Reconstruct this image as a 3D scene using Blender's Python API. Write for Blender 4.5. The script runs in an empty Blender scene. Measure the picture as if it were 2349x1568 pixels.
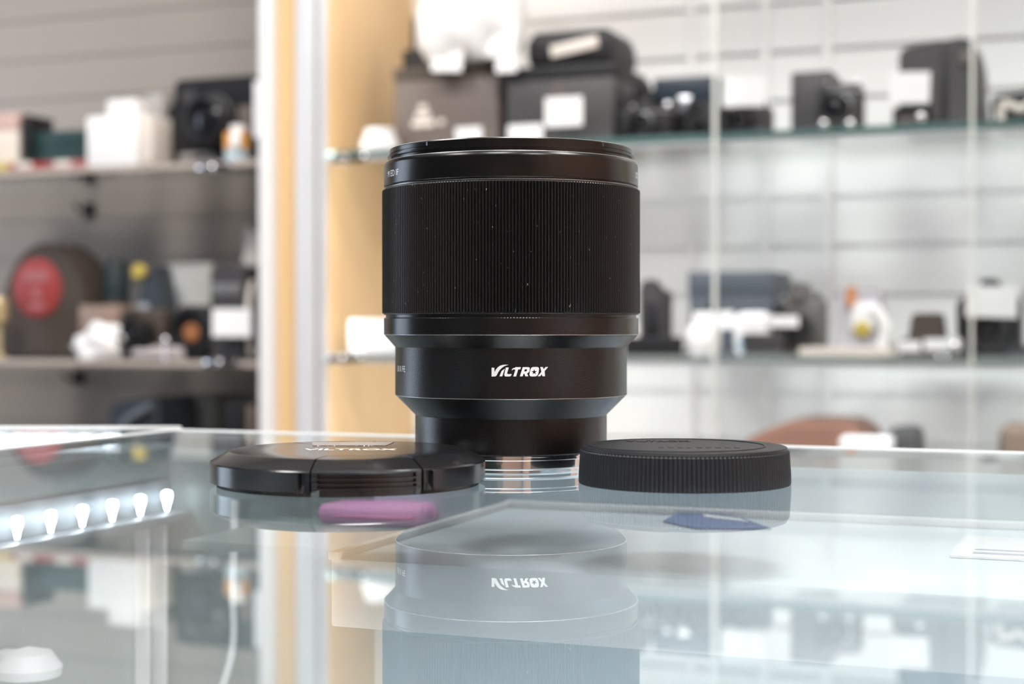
import bpy, bmesh, math, random
from mathutils import Vector, Matrix
random.seed(7)
C = bpy.context.scene.collection
S = bpy.context.scene
R = math.radians

# ---------------------------------------------------------------- camera, exposure, world, lamps
TOP = 0.95            # height of the counter's glass top above the floor (m)
EYE = 43.4            # camera height above the glass (mm)
F = 3620.0            # focal length in pixels of the 2349 wide frame
HY = 750.0            # picture row of the horizon
def W(x, y, z): return Vector((x*.001, y*.001, TOP + z*.001))

cd = bpy.data.cameras.new('camera'); cam = bpy.data.objects.new('camera', cd); C.objects.link(cam)
cam.location = W(0, 0, EYE)
cam.rotation_euler = (R(90) - math.atan((784-HY)/F), 0, 0)
cd.sensor_width = 36; cd.lens = 36*F/2349; cd.clip_start = .02; cd.clip_end = 60
cd.dof.use_dof = True; cd.dof.focus_distance = .452; cd.dof.aperture_fstop = 11.5; cd.dof.aperture_blades = 0
S.camera = cam
S.view_settings.view_transform = 'Standard'; S.view_settings.look = 'None'
S.view_settings.gamma = 1; S.view_settings.use_curve_mapping = False
S.view_settings.exposure = 0.0
S.cycles.max_bounces = 14; S.cycles.transparent_max_bounces = 24; S.cycles.glossy_bounces = 6
S.cycles.sample_clamp_indirect = 6; S.cycles.caustics_reflective = False; S.cycles.caustics_refractive = False
w = bpy.data.worlds.new('world'); S.world = w; w.use_nodes = True
w.node_tree.nodes['Background'].inputs[0].default_value = (.85, .88, .92, 1)
w.node_tree.nodes['Background'].inputs[1].default_value = 0.3

# the room runs along the shelving: s to the right, d into the wall, z up from the glass top (mm)
PH = R(22); CU, SU = math.cos(PH), math.sin(PH)
OX, OY = -218.0, 1800.0
def B(s, d, z): return W(OX + CU*s + SU*d, OY - SU*s + CU*d, z)
def s_at(px, d):
    k = (px-1174.5)/F
    x0, y0 = OX+SU*d, OY+CU*d
    return (k*y0 - x0)/(CU + k*SU)
def Y_at(s, d): return OY - SU*s + CU*d
def z_at(px, py, d): return EYE + (HY-py)*Y_at(s_at(px, d), d)/F

def area(name, loc, size, size_y, power, direction, col=(1, 1, 1)):
    l = bpy.data.lights.new(name, 'AREA'); l.shape = 'RECTANGLE'; l.size = size; l.size_y = size_y
    l.energy = power; l.color = col
    o = bpy.data.objects.new(name, l); C.objects.link(o); o.location = loc
    o.rotation_euler = Vector(direction).to_track_quat('-Z', 'Y').to_euler()
    return o
CEIL = 1750.0
CEILING_LAMPS = [(s, d) for s in (-300, 900, 2100) for d in (-1250, -2500)]
# strips of the shelving and the counter; some are added fill, not all in a fitting
LAMPS = []

# ---------------------------------------------------------------- materials
MATS = {}
def mat(name, col, rough=.5, metal=0, spec=.5, vary=.08, scale=40, bump=0, bscale=200, coat=0, alpha=None):
    if name in MATS: return MATS[name]
    m = bpy.data.materials.new(name); m.use_nodes = True; MATS[name] = m
    nt = m.node_tree; N = nt.nodes; L = nt.links; p = N['Principled BSDF']
    p.inputs['Roughness'].default_value = rough; p.inputs['Metallic'].default_value = metal
    p.inputs['Specular IOR Level'].default_value = spec; p.inputs['Coat Weight'].default_value = coat
    tc = N.new('ShaderNodeTexCoord'); nz = N.new('ShaderNodeTexNoise'); nz.inputs['Scale'].default_value = scale
    L.new(tc.outputs['Object'], nz.inputs['Vector'])
    cr = N.new('ShaderNodeMix'); cr.data_type = 'RGBA'
    cr.inputs[6].default_value = (*[c*(1-vary) for c in col], 1); cr.inputs[7].default_value = (*[min(1, c*(1+vary)) for c in col], 1)
    L.new(nz.outputs['Fac'], cr.inputs[0]); L.new(cr.outputs[2], p.inputs['Base Color'])
    if bump:
        n2 = N.new('ShaderNodeTexNoise'); n2.inputs['Scale'].default_value = bscale
        L.new(tc.outputs['Object'], n2.inputs['Vector'])
        b = N.new('ShaderNodeBump'); b.inputs['Strength'].default_value = bump; b.inputs['Distance'].default_value = .0004
        L.new(n2.outputs['Fac'], b.inputs['Height']); L.new(b.outputs['Normal'], p.inputs['Normal'])
    return m
def emit(name, col, strength):
    m = bpy.data.materials.new(name); m.use_nodes = True; MATS[name] = m
    p = m.node_tree.nodes['Principled BSDF']
    p.inputs['Base Color'].default_value = (*col, 1)
    p.inputs['Emission Color'].default_value = (*col, 1); p.inputs['Emission Strength'].default_value = strength
    return m
def glass(name, tint, two=True, rough=0.0, gain=1.0, haze=0.0, specks=False):
    # sheet glass: see-through tinted layer under a mirror layer by Fresnel (both faces of the sheet counted once)
    m = bpy.data.materials.new(name); m.use_nodes = True; MATS[name] = m
    nt = m.node_tree; N = nt.nodes; L = nt.links; N.clear()
    out = N.new('ShaderNodeOutputMaterial'); t = N.new('ShaderNodeBsdfTransparent'); t.inputs[0].default_value = (*tint, 1)
    g = N.new('ShaderNodeBsdfGlossy'); g.inputs['Roughness'].default_value = rough; g.inputs[0].default_value = (.97, 1, 1, 1)
    fr = N.new('ShaderNodeFresnel'); fr.inputs[0].default_value = 1.5
    a = N.new('ShaderNodeMath'); a.operation = 'ADD'; a.inputs[1].default_value = 1
    d = N.new('ShaderNodeMath'); d.operation = 'MULTIPLY'; d.inputs[1].default_value = 2*gain
    q = N.new('ShaderNodeMath'); q.operation = 'DIVIDE'
    L.new(fr.outputs[0], a.inputs[0]); L.new(fr.outputs[0], d.inputs[0]); L.new(d.outputs[0], q.inputs[0]); L.new(a.outputs[0], q.inputs[1])
    geo = N.new('ShaderNodeNewGeometry'); s1 = N.new('ShaderNodeMath'); s1.operation = 'SUBTRACT'; s1.inputs[0].default_value = 1
    L.new(geo.outputs['Backfacing'], s1.inputs[1])
    mu = N.new('ShaderNodeMath'); mu.operation = 'MULTIPLY'; L.new(q.outputs[0], mu.inputs[0]); L.new(s1.outputs[0], mu.inputs[1])
    t2 = N.new('ShaderNodeBsdfTransparent')
    base = N.new('ShaderNodeMixShader'); L.new(geo.outputs['Backfacing'], base.inputs[0]); L.new(t.outputs[0], base.inputs[1]); L.new(t2.outputs[0], base.inputs[2])
    src = base.outputs[0]
    if haze:      # dust and fine film lying on the sheet
        df = N.new('ShaderNodeBsdfDiffuse'); df.inputs[0].default_value = (.8, .85, .87, 1)
        hz = N.new('ShaderNodeMixShader'); hz.inputs[0].default_value = haze
        if specks:
            tc = N.new('ShaderNodeTexCoord'); nz = N.new('ShaderNodeTexNoise'); nz.inputs['Scale'].default_value = 700
            mr = N.new('ShaderNodeMapRange'); mr.inputs[1].default_value = .72; mr.inputs[2].default_value = .78; mr.inputs[3].default_value = haze; mr.inputs[4].default_value = .55
            L.new(tc.outputs['Object'], nz.inputs['Vector']); L.new(nz.outputs['Fac'], mr.inputs[0]); L.new(mr.outputs[0], hz.inputs[0])
        L.new(src, hz.inputs[1]); L.new(df.outputs[0], hz.inputs[2]); src = hz.outputs[0]
    mx = N.new('ShaderNodeMixShader'); L.new(mu.outputs[0], mx.inputs[0]); L.new(src, mx.inputs[1]); L.new(g.outputs[0], mx.inputs[2])
    L.new(mx.outputs[0], out.inputs[0])
    return m
def wood(name, c1, c2, rough=.45):
    m = bpy.data.materials.new(name); m.use_nodes = True; MATS[name] = m
    nt = m.node_tree; N = nt.nodes; L = nt.links; p = N['Principled BSDF']; p.inputs['Roughness'].default_value = rough
    tc = N.new('ShaderNodeTexCoord'); mp = N.new('ShaderNodeMapping'); mp.inputs['Scale'].default_value = (30, 30, 1.5)
    nz = N.new('ShaderNodeTexNoise'); nz.inputs['Scale'].default_value = 2; nz.inputs['Detail'].default_value = 4
    L.new(tc.outputs['Object'], mp.inputs[0]); L.new(mp.outputs[0], nz.inputs['Vector'])
    cr = N.new('ShaderNodeMix'); cr.data_type = 'RGBA'; cr.inputs[6].default_value = (*c1, 1); cr.inputs[7].default_value = (*c2, 1)
    L.new(nz.outputs['Fac'], cr.inputs[0]); L.new(cr.outputs[2], p.inputs['Base Color'])
    return m

M = dict(
    anod=mat('black anodised metal', (.003, .003, .003), .27, 0, .40, .1, 300, .12, 2600),
    anod_smooth=mat('black satin metal', (.003, .003, .003), .23, 0, .42, .05, 200),
    rubber=mat('black grip', (.003, .003, .003), .34, 0, .36, .2, 400),
    plastic=mat('black moulded plastic', (.008, .008, .009), .19, 0, .55, .1, 200, .04, 1800),
    matte_plastic=mat('black matte plastic', (.006, .0065, .008), .5, 0, .25, .1, 200, .12, 1500),
    dark=mat('dark slot', (.004, .004, .004), .8, 0, .1),
    chrome=mat('chrome', (.9, .9, .92), .08, 1, .5, .02),
    edge=mat('worn bare metal edge', (.62, .62, .62), .3, 1, .5, .25, 900),
    paint=mat('white print', (.75, .75, .76), .5, 0, .4, .02),
    gold=mat('pale print', (.75, .68, .6), .4, 0, .4, .02),
    silver=mat('silver coated profile', (.78, .80, .84), .35, .25, .5, .03),
    alu=mat('brushed aluminium', (.75, .77, .8), .3, 1, .5, .05),
    white_metal=mat('white coated metal', (.80, .80, .80), .35, 0, .5, .02),
    white=mat('white paper', (.86, .86, .86), .6, 0, .3, .02),
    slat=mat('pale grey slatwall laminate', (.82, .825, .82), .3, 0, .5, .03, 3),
    slat_shaded=mat('shaded slatwall laminate', (.37, .335, .30), .35, 0, .5, .05, 3),  # same pale laminate, coloured darker for the dimmer left run
    cam=mat('black camera shell', (.010, .010, .012), .5, 0, .4, .2, 100),
    grey=mat('grey camera shell', (.05, .047, .049), .5, 0, .5, .15, 60),
    warmgrey=mat('warm grey card', (.13, .105, .095), .55, 0, .5, .12, 20),
    teal=mat('dark teal card', (.015, .045, .045), .5, 0, .5, .1, 20),
    brown=mat('dark brown leather', (.06, .045, .035), .55, 0, .4, .2, 30),
    tan=mat('tan leather', (.25, .12, .08), .55, 0, .4, .12, 30),
    red=mat('red patch', (.31, .045, .045), .5, 0, .4, .1, 40),
    rosy=mat('pale red print', (.36, .13, .13), .5, 0, .4, .1, 40),
    pink=mat('pink fabric', (.78, .36, .64), .6, 0, .3, .15, 60),
    yellow=mat('yellow plastic', (.52, .40, .08), .4, 0, .5, .1),
    orange=mat('orange plastic', (.85, .38, .06), .4, 0, .5, .1),
    cream=mat('cream card', (.72, .66, .6), .6, 0, .3, .05),
    blue=mat('blue print', (.16, .22, .40), .6, 0, .3, .1),
    smoke=mat('grey lens glass', (.012, .012, .016), .15, 0, .5, .1),
    casegrey=mat('blue grey case panel', (.52, .62, .67), .4, 0, .5, .04, 6),
    casedark=mat('dark green grey case panel', (.20, .25, .245), .35, 0, .5, .08, 8),
    floor=mat('grey floor tile', (.16, .15, .145), .35, 0, .5, .08, 3),
    ceil=mat('white ceiling tile', (.8, .8, .79), .8, 0, .3, .03, 5),
    trim=mat('satin silver trim', (.5, .52, .53), .4, 0, .6, .04, 60),
    wallp=mat('dark taupe wall paint', (.05, .045, .042), .7, 0, .3, .03, 2),
    wallb=mat('warm brown wall paint', (.55, .31, .20), .7, 0, .3, .05, 2),
    greyedge=mat('grey glass edge', (.22, .25, .24), .25, 0, .6, .1, 30),
    greenedge=mat('polished green glass edge', (.10, .18, .17), .15, 0, .8, .1, 30),
    beigeedge=mat('warm glass edge', (.46, .40, .36), .3, 0, .6, .1, 30),
)
def specked(m, scale, lo, hi, col):     # fine dust and nicks on the grip
    nt = m.node_tree; N = nt.nodes; L = nt.links; p = N['Principled BSDF']; src = p.inputs['Base Color'].links[0].from_socket
    tc = N.new('ShaderNodeTexCoord'); mp = N.new('ShaderNodeMapping'); mp.inputs['Scale'].default_value = (1, 1, .45)
    nz = N.new('ShaderNodeTexNoise'); nz.inputs['Scale'].default_value = scale
    mr = N.new('ShaderNodeMapRange'); mr.inputs[1].default_value = lo; mr.inputs[2].default_value = hi
    mx = N.new('ShaderNodeMix'); mx.data_type = 'RGBA'; mx.inputs[7].default_value = (*col, 1)
    L.new(tc.outputs['Object'], mp.inputs[0]); L.new(mp.outputs[0], nz.inputs['Vector']); L.new(nz.outputs['Fac'], mr.inputs[0])
    L.new(mr.outputs[0], mx.inputs[0]); L.new(src, mx.inputs[6]); L.new(mx.outputs[2], p.inputs['Base Color'])
specked(M['rubber'], 1900, .735, .77, (.35, .34, .33))
M['wood'] = wood('pale oak veneer', (.68, .45, .22), (.78, .55, .30))
M['brownwood'] = wood('brown wood', (.20, .10, .055), (.27, .14, .08))
M['glass'] = glass('counter glass', (.90, .945, .965), haze=.04, specks=True)
M['sheet'] = glass('door glass', (.97, .985, .985))
M['shelfglass'] = glass('shelf glass', (.95, .98, .97), haze=.03)
M['warmglass'] = glass('dusty shelf glass', (.95, .93, .9), haze=.06)
M['led'] = emit('led', (.86, .94, 1), 34)
M['diffuser'] = emit('light diffuser', (1, .97, .93), 4.0)
M['daylight'] = emit('frosted daylight', (.70, .82, 1), 3.6)
M['strip'] = emit('strip diffuser', (.93, .97, 1), 1.8)

# ---------------------------------------------------------------- mesh helpers (coordinates in mm)
def nb(): return bmesh.new()
def bx(bm, x0, x1, y0, y1, z0, z1, bev=0, seg=2):
    r = bmesh.ops.create_cube(bm, size=1); vs = r['verts']
    for v in vs:
        v.co = Vector(((x0+x1)/2 + v.co.x*(x1-x0), (y0+y1)/2 + v.co.y*(y1-y0), (z0+z1)/2 + v.co.z*(z1-z0)))
    if bev:
        es = list({e for v in vs for e in v.link_edges})
        bmesh.ops.bevel(bm, geom=es, offset=bev, segments=seg, profile=.5, affect='EDGES')
    return bm
def lathe(bm, prof, n=64, c=(0, 0, 0), axis='z', rib=None):
    rings = []
    for r, z in prof:
        ring = []
        for i in range(n):
            a = 2*math.pi*i/n
            rr = r if rib is None else rib(r, z, i)
            if axis == 'z': p = (rr*math.sin(a), -rr*math.cos(a), z)
            elif axis == 'y': p = (rr*math.sin(a), -z, rr*math.cos(a))
            else: p = (z, rr*math.sin(a), rr*math.cos(a))
            ring.append(bm.verts.new((p[0]+c[0], p[1]+c[1], p[2]+c[2])))
        rings.append(ring)
    for A, Bq in zip(rings, rings[1:]):
        for i in range(n):
            j = (i+1) % n
            bm.faces.new((A[i], A[j], Bq[j], Bq[i]))
    hollow = len(prof) > 2 and prof[0][0] > 1.01 and prof[-1][0] > 1.01 and prof[0][0] > 15
    if hollow:
        for i in range(n): bm.faces.new((rings[-1][i], rings[-1][(i+1) % n], rings[0][(i+1) % n], rings[0][i]))
    for ring, rv in (() if hollow else ((rings[0], True), (rings[-1], False))):
        bm.faces.new(list(reversed(ring)) if rv else ring)
    bmesh.ops.recalc_face_normals(bm, faces=bm.faces)
    return bm
def prism(bm, poly, z0, z1, plane='xy'):
    def P(a, b, c): return (a, b, c) if plane == 'xy' else ((a, c, b) if plane == 'xz' else (c, a, b))
    A = [bm.verts.new(P(x, y, z0)) for x, y in poly]; D = [bm.verts.new(P(x, y, z1)) for x, y in poly]
    bm.faces.new(A); bm.faces.new(list(reversed(D)))
    n = len(poly)
    for i in range(n): bm.faces.new((A[i], D[i], D[(i+1) % n], A[(i+1) % n]))
    bmesh.ops.recalc_face_normals(bm, faces=bm.faces)
    return bm
def tube(bm, pts, r, n=10):
    pts = [Vector(p) for p in pts]; rings = []
    for i, p in enumerate(pts):
        t = (pts[min(i+1, len(pts)-1)] - pts[max(i-1, 0)]).normalized()
        u = t.cross(Vector((.3, 1, .2))).normalized(); v = t.cross(u)
        rings.append([bm.verts.new(p + r*(math.cos(2*math.pi*k/n)*u + math.sin(2*math.pi*k/n)*v)) for k in range(n)])
    for A, D in zip(rings, rings[1:]):
        for k in range(n): bm.faces.new((A[k], A[(k+1) % n], D[(k+1) % n], D[k]))
    bm.faces.new(rings[0]); bm.faces.new(rings[-1])
    bmesh.ops.recalc_face_normals(bm, faces=bm.faces)
    return bm
def spline(pts, n=12):
    out = []
    P = [Vector(p) for p in pts]
    for i in range(len(P)-1):
        a, b, c, d = P[max(i-1, 0)], P[i], P[i+1], P[min(i+2, len(P)-1)]
        for k in range(n):
            t = k/n
            out.append(.5*((2*b) + (c-a)*t + (2*a-5*b+4*c-d)*t*t + (3*b-a-3*c+d)*t**3))
    return out + [P[-1]]
def soft(bm, x0, x1, y0, y1, z0, z1, r, seg=4, wob=0):
    bx(bm, x0, x1, y0, y1, z0, z1, r, seg)
    if wob:
        bmesh.ops.subdivide_edges(bm, edges=bm.edges, cuts=2, use_grid_fill=True)
        for v in bm.verts:
            if v.co.z > z0+1:
                v.co += Vector((math.sin(v.co.z*.13+v.co.y*.2), math.sin(v.co.x*.17+v.co.z*.1), math.sin(v.co.x*.11+v.co.y*.15)))*wob
    return bm
def put(name, bm, m, parent=None, smooth=True, ang=32, label=None):
    me = bpy.data.meshes.new(name)
    for v in bm.verts: v.co *= .001
    bm.to_mesh(me); bm.free()
    if smooth:
        me.polygons.foreach_set('use_smooth', [True]*len(me.polygons)); me.set_sharp_from_angle(angle=R(ang))
    for x in (m if isinstance(m, (list, tuple)) else [m]): me.materials.append(x)
    o = bpy.data.objects.new(name, me); C.objects.link(o)
    if parent: o.parent = parent
    if label: o['label'] = label
    return o
def thing(name, label, cat, loc, rz=0.0, group=None):
    o = bpy.data.objects.new(name, None); C.objects.link(o); o.empty_display_size = .01
    o.location = loc; o.rotation_euler = (0, 0, rz); o['label'] = label; o['category'] = cat
    if group: o['group'] = group
    return o
def tag(o, label, cat, group=None):
    o['label'] = label; o['category'] = cat
    if group: o['group'] = group
    return o
def structure(o): o['kind'] = 'structure'; return o
def text_bm(s, size, extrude=0.0, offset=0.0):
    cu = bpy.data.curves.new('lettering', 'FONT'); cu.body = s; cu.size = size; cu.extrude = extrude; cu.offset = offset
    cu.align_x = 'CENTER'; cu.align_y = 'CENTER'; cu.resolution_u = 4
    ob = bpy.data.objects.new('lettering', cu); C.objects.link(ob)
    dg = bpy.context.evaluated_depsgraph_get(); dg.update()
    me = bpy.data.meshes.new_from_object(ob.evaluated_get(dg))
    bm = bmesh.new(); bm.from_mesh(me)
    bpy.data.objects.remove(ob); bpy.data.curves.remove(cu); bpy.data.meshes.remove(me)
    return bm
def fill(bm, loops):
    es = []
    for lp in loops:
        vs = [bm.verts.new((x, y, 0)) for x, y in lp]
        es += [bm.edges.new((vs[i], vs[(i+1) % len(vs)])) for i in range(len(vs))]
    bmesh.ops.triangle_fill(bm, edges=es, use_beauty=True, use_dissolve=False)
def thicken(bm, t):
    r = bmesh.ops.extrude_face_region(bm, geom=list(bm.faces))
    for g in r['geom']:
        if isinstance(g, bmesh.types.BMVert): g.co.z += t
    bmesh.ops.recalc_face_normals(bm, faces=bm.faces)
def wrap(bm, rad, a0, z0):      # lay flat lettering (x right, y up, z out) round a barrel
    for v in bm.verts:
        a = a0 + v.co.x/rad; r = rad + v.co.z
        v.co = Vector((r*math.sin(a), -r*math.cos(a), z0 + v.co.y))

# ================================================================= ROOM
S0, S1, D0, D1, FL = -2200.0, 3000.0, -4200.0, 245.0, -950.0
def plane_box(name, s0, s1, d0, d1, z0, z1, m):
    bm = nb(); bx(bm, s0, s1, d0, d1, z0, z1)
    o = put(name, bm, m, smooth=False); o.location = W(OX, OY, 0); o.rotation_euler = (0, 0, -PH)
    return o
structure(plane_box('floor', S0, S1, D0, D1+40, FL-40, FL, M['floor']))
structure(plane_box('ceiling', S0, S1, D0, D1+40, CEIL, CEIL+40, M['ceil']))
structure(plane_box('wall_left', S0-40, S0, D0, D1+40, FL, CEIL, M['wallp']))
structure(plane_box('wall_right', S1, S1+40, D0, D1+40, FL, CEIL, M['wallb']))
structure(plane_box('wall_front', S0, S1, D0-40, D0, FL, CEIL, M['wallp']))
def slat_wall(name, s0, s1, m, g1=2, g2=5):
    bm = nb(); prof = []
    z = 79.4 - 57*18.0
    zs = []
    while z < CEIL-60: zs.append(z); z += 57
    prof.append((D1, FL))
    for g in zs:
        if g-3 <= FL: continue
        prof += [(D1, g-2.5), (D1+g1, g-2.5), (D1+g1, g-4), (D1+g2, g-4), (D1+g2, g+4), (D1+g1, g+4), (D1+g1, g+2.5), (D1, g+2.5)]
    prof.append((D1, CEIL))
    A = [bm.verts.new((s0, d, z)) for d, z in prof]; D = [bm.verts.new((s1, d, z)) for d, z in prof]
    for i in range(len(prof)-1): bm.faces.new((A[i], A[i+1], D[i+1], D[i]))
    b = [bm.verts.new(c) for c in ((s0, D1+30, FL), (s0, D1+30, CEIL), (s1, D1+30, CEIL), (s1, D1+30, FL))]
    bm.faces.new(b)
    bm.faces.new([A[0], D[0], b[3], b[0]]); bm.faces.new([A[-1], D[-1], b[2], b[1]])
    o = put(name, bm, m, smooth=False); o.location = W(OX, OY, 0); o.rotation_euler = (0, 0, -PH)
    return structure(o)
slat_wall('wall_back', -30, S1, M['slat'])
slat_wall('wall_back_left', S0, -30, M['slat_shaded'], 1, 1.8)

# brown wood panelling and a lighter doorway on the wall behind the photographer
structure(plane_box('window_1', S0, S0+20, -1500, -500, -120, 1100, M['daylight']))
def wstrut(name, *a): return structure(plane_box(name, *a))
wstrut('trim_1', S0, S0+30, -1540, -1500, -160, 1140, M['white_metal'])
wstrut('trim_2', S0, S0+30, -500, -460, -160, 1140, M['white_metal'])
bpan = plane_box('wood_panelling', 900, 2800, D0, D0+30, FL, 900, M['brownwood']); tag(bpan, 'brown wood panelling on the wall opposite the shelves', 'panelling')

for k, (s, d) in enumerate(CEILING_LAMPS):
    row = ('over the shelving', 'over the counter')[(-1250, -2500).index(d)]
    side = ('left', 'middle', 'right')[(-300, 900, 2100).index(s)]
    t = thing('ceiling_light', 'square ceiling light panel %s, %s of its row' % (row, side), 'ceiling light', B(s, d, CEIL-18), -PH, 'ceiling light panels')
    bm = nb(); bx(bm, -310, 310, -310, -290, -2, 18); bx(bm, -310, 310, 290, 310, -2, 18); bx(bm, -310, -290, -290, 290, -2, 18); bx(bm, 290, 310, -290, 290, -2, 18)
    put('frame', bm, M['white_metal'], t, False)
    bm = nb(); bx(bm, -290, 290, -290, 290, 4, 14); put('diffuser', bm, M['diffuser'], t, False)
    area('ceiling_lamp', B(s, d, CEIL-24), .56, .56, 27 if d > -1500 else 22, (0, 0, -1), (1, .985, .965))

# ================================================================= SHELVING
fit = thing('shelving_frame', 'oak divider with white and silver upright posts between the two runs of shelves', 'shelving', B(0, 0, FL), -PH)
def fbx(name, s0, s1, d0, d1, z0, z1, m, bev=0, parent=fit, label=None):
    bm = nb(); bx(bm, s0, s1, d0, d1, z0-FL, z1-FL, bev); return put(name, bm, m, parent, bev > 0, label=label)
fbx('divider_panel', -56, 0, 0, D1, FL, 1500, M['wood'], label='pale oak panel')
fbx('white_post', -74, -55.5, -14, 22, FL, 1500, M['white_metal'], 2, label='white upright post')
bm = nb(); bx(bm, -26, -3, -11, -.2, 0, 1500-FL, 1.5); bx(bm, -19, -10, -13.5, -11, 0, 1500-FL, .8)
put('silver_profile', bm, M['silver'], fit, label='silver channel on the divider edge')
for s_, lb in ((-1725, 'oak end panel closing the left run of shelves'), (1500, 'oak end panel closing the right run of shelves')):
    bm = nb(); bx(bm, 0, 24, 0, D1-1, 0, 2450, 1)
    o = put('end_panel_board', bm, M['wood']); o.location = B(s_, 0, FL); o.rotation_euler = (0, 0, -PH); tag(o, lb, 'panel')

def glass_shelf(label, s0, s1, z, edge, grp, t=7):
    o = thing('glass_shelf', label, 'glass shelf', B(s0, 0, z-t), -PH, grp)
    bm = nb(); bx(bm, 0, s1-s0, 1.5, D1-2, 0, t); put('pane', bm, M['warmglass' if edge is M['beigeedge'] else 'shelfglass'], o, False)
    bm = nb(); bx(bm, 0, s1-s0, 0, 1.4, 0, t); put('polished_edge', bm, edge, o, False)
    return o
ZU_, ZL_ = 243, 14
for nm, side, s0, s1, z, e in (
        ('upper glass shelf right of the oak divider, holding cameras and boxes', 'r', 1, 1499, 243, M['greenedge']),
        ('lower glass shelf right of the oak divider, crowded with tagged gear', 'r', 1, 1499, 14, M['greyedge']),
        ('bottom glass shelf right of the oak divider, with the tan case on it', 'r', 1, 1499, -216, M['greyedge']),
        ('upper glass shelf left of the white post, with the white box on it', 'l', -1699, -76, 238, M['beigeedge']),
        ('lower glass shelf left of the white post, with the round brown pouch', 'l', -1699, -76, 4, M['beigeedge']),
        ('bottom glass shelf left of the white post, with the dark bag', 'l', -1699, -76, -216, M['beigeedge'])):
    glass_shelf(nm, s0, s1, z, e, 'glass shelves')
# chrome shelf pins that show under the shelf ends
def pin(px, py, label, d=10):
    s = s_at(px, d); z = z_at(px, py, d)
    t = thing('shelf_clip', label, 'shelf clip', B(s, d, z), -PH, 'shelf clips')
    bm = nb(); lathe(bm, [(0.5, -12), (5, -12), (6, -10), (6, 8), (4.5, 10), (.5, 10)], 20, axis='x'); put('knob', bm, M['chrome'], t)
    bm = nb(); bx(bm, 9, 34, -5, 5, -4, 4, 1.5); put('jaw', bm, M['chrome'], t)
pin(478, 385, 'chrome clip under the upper left shelf, near the white post', -8)
pin(492, 832, 'chrome clip under the lower left shelf, near the white post', -8)
pin(783, 366, 'chrome clip where the upper right shelf meets the oak divider', -8)
pin(775, 823, 'chrome clip where the lower right shelf meets the oak divider', -8)

# sliding glass doors standing in front of the right run
def glass_door(label, s0, s1, d, edge_w):
    t = thing('glass_door', label, 'glass door', B(s0, d, -600), -PH, 'sliding glass doors')
    bm = nb(); bx(bm, edge_w, s1-s0, 0, 5, 0, 1200); put('pane', bm, M['sheet'], t, False)
    bm = nb(); bx(bm, 0, edge_w-.3, -.2, 5.2, 0, 1200, .8); put('edge_strip', bm, mat('pale glass edge', (.62, .65, .62), .3), t)
glass_door('sliding glass door whose pale edge stands just right of the lens', s_at(1634, -20), 820, -20, 4.5)
glass_door('sliding glass door nearer the right edge of the shelving', s_at(2225, -34), 1400, -34, 3)
bm = nb(); bx(bm, 0, 10, 9, 13.2, 0, 2450, 1); o = put('rail_or_streak', bm, M['white_metal']); o.location = B(s_at(1570, D1-14), D1-14, FL); o.rotation_euler = (0, 0, -PH); tag(o, 'white shelf upright on the slatwall, just right of the long black case', 'upright', 'white shelf uprights')
bm = nb(); bx(bm, 0, 12, 9, 13.2, 0, 2450, 1); o = put('rail_or_streak', bm, M['white_metal']); o.location = B(s_at(1880, D1-14), D1-14, FL); o.rotation_euler = (0, 0, -PH); tag(o, 'white strip standing in for a light streak behind the silver banded camera', 'upright', 'white shelf uprights')  # white strip in place of a light streak reflected in the door
bm = nb(); bx(bm, 0, 12, 9, 13.2, 0, 2450, 1); o = put('rail_or_streak', bm, M['white_metal']); o.location = B(s_at(1738, D1-14), D1-14, FL); o.rotation_euler = (0, 0, -PH); tag(o, 'white strip standing in for a light streak behind the middle tag', 'upright', 'white shelf uprights')  # another strip modelled where a reflected light streak runs

for z_, lb in ((ZU_ - 7, 'added slim light bar brightening the space below the upper right shelf'), (ZL_ - 7, 'added slim light bar brightening the space below the lower right shelf')):
    t = thing('added_light_bar', lb, 'light bar', B(14, 2, z_-4.2), -PH, 'added light bars under the right shelves')  # added bars, hidden emitters, to brighten the wall and gear below
    bm = nb(); bx(bm, 0, 1470, 0, 2, 0, 4, .3, 1); bx(bm, 0, 1470, 2.1, 8, 3, 4, .2, 1); put('housing', bm, M['silver'], t)
    bm = nb(); bx(bm, 4, 1466, 2.1, 6, 1.2, 2.9); put('diffuser', bm, M['strip'], t, False)
    a = area('bar_fill_lamp', B(750, 8.6, z_-2.6), 1.4, .004, 1.05, (SU*.6, CU*.6, -.8), (.93, .97, 1))
    a.rotation_euler = (Matrix.Rotation(-PH, 4, 'Z') @ Matrix.Rotation(R(42), 4, 'X')).to_euler()
# LED strip lamp of the right run, behind the top front edge
bm = nb()
area('divider_lamp', B(12, -1, 320), .008, 1.3, .5, (CU*.55+SU*.8, -SU*.55+CU*.8, 0), (1, .97, .93))
fbx('divider_light', 1, 10, -8, -1.2, -330, 970, M['silver'], 1, label='slim upright light fitting')
lamp = thing('strip_light', 'long strip light hanging over the right run of shelves', 'strip light', B(40, -60, 640), -PH)
bm = nb(); bx(bm, 0, 1400, 0, 40, 12, 40, 3); put('housing', bm, M['white_metal'], lamp)
bm = nb(); bx(bm, 6, 1394, 5, 35, 6, 12); put('diffuser', bm, M['strip'], lamp, False)
area('shelf_lamp', B(740, -40, 640), 1.36, .03, .8, (0.25, .75, -1), (.93, .97, 1)).rotation_euler = \
    (Matrix.Rotation(-PH, 4, 'Z') @ Matrix.Rotation(R(38), 4, 'X')).to_euler()

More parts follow.
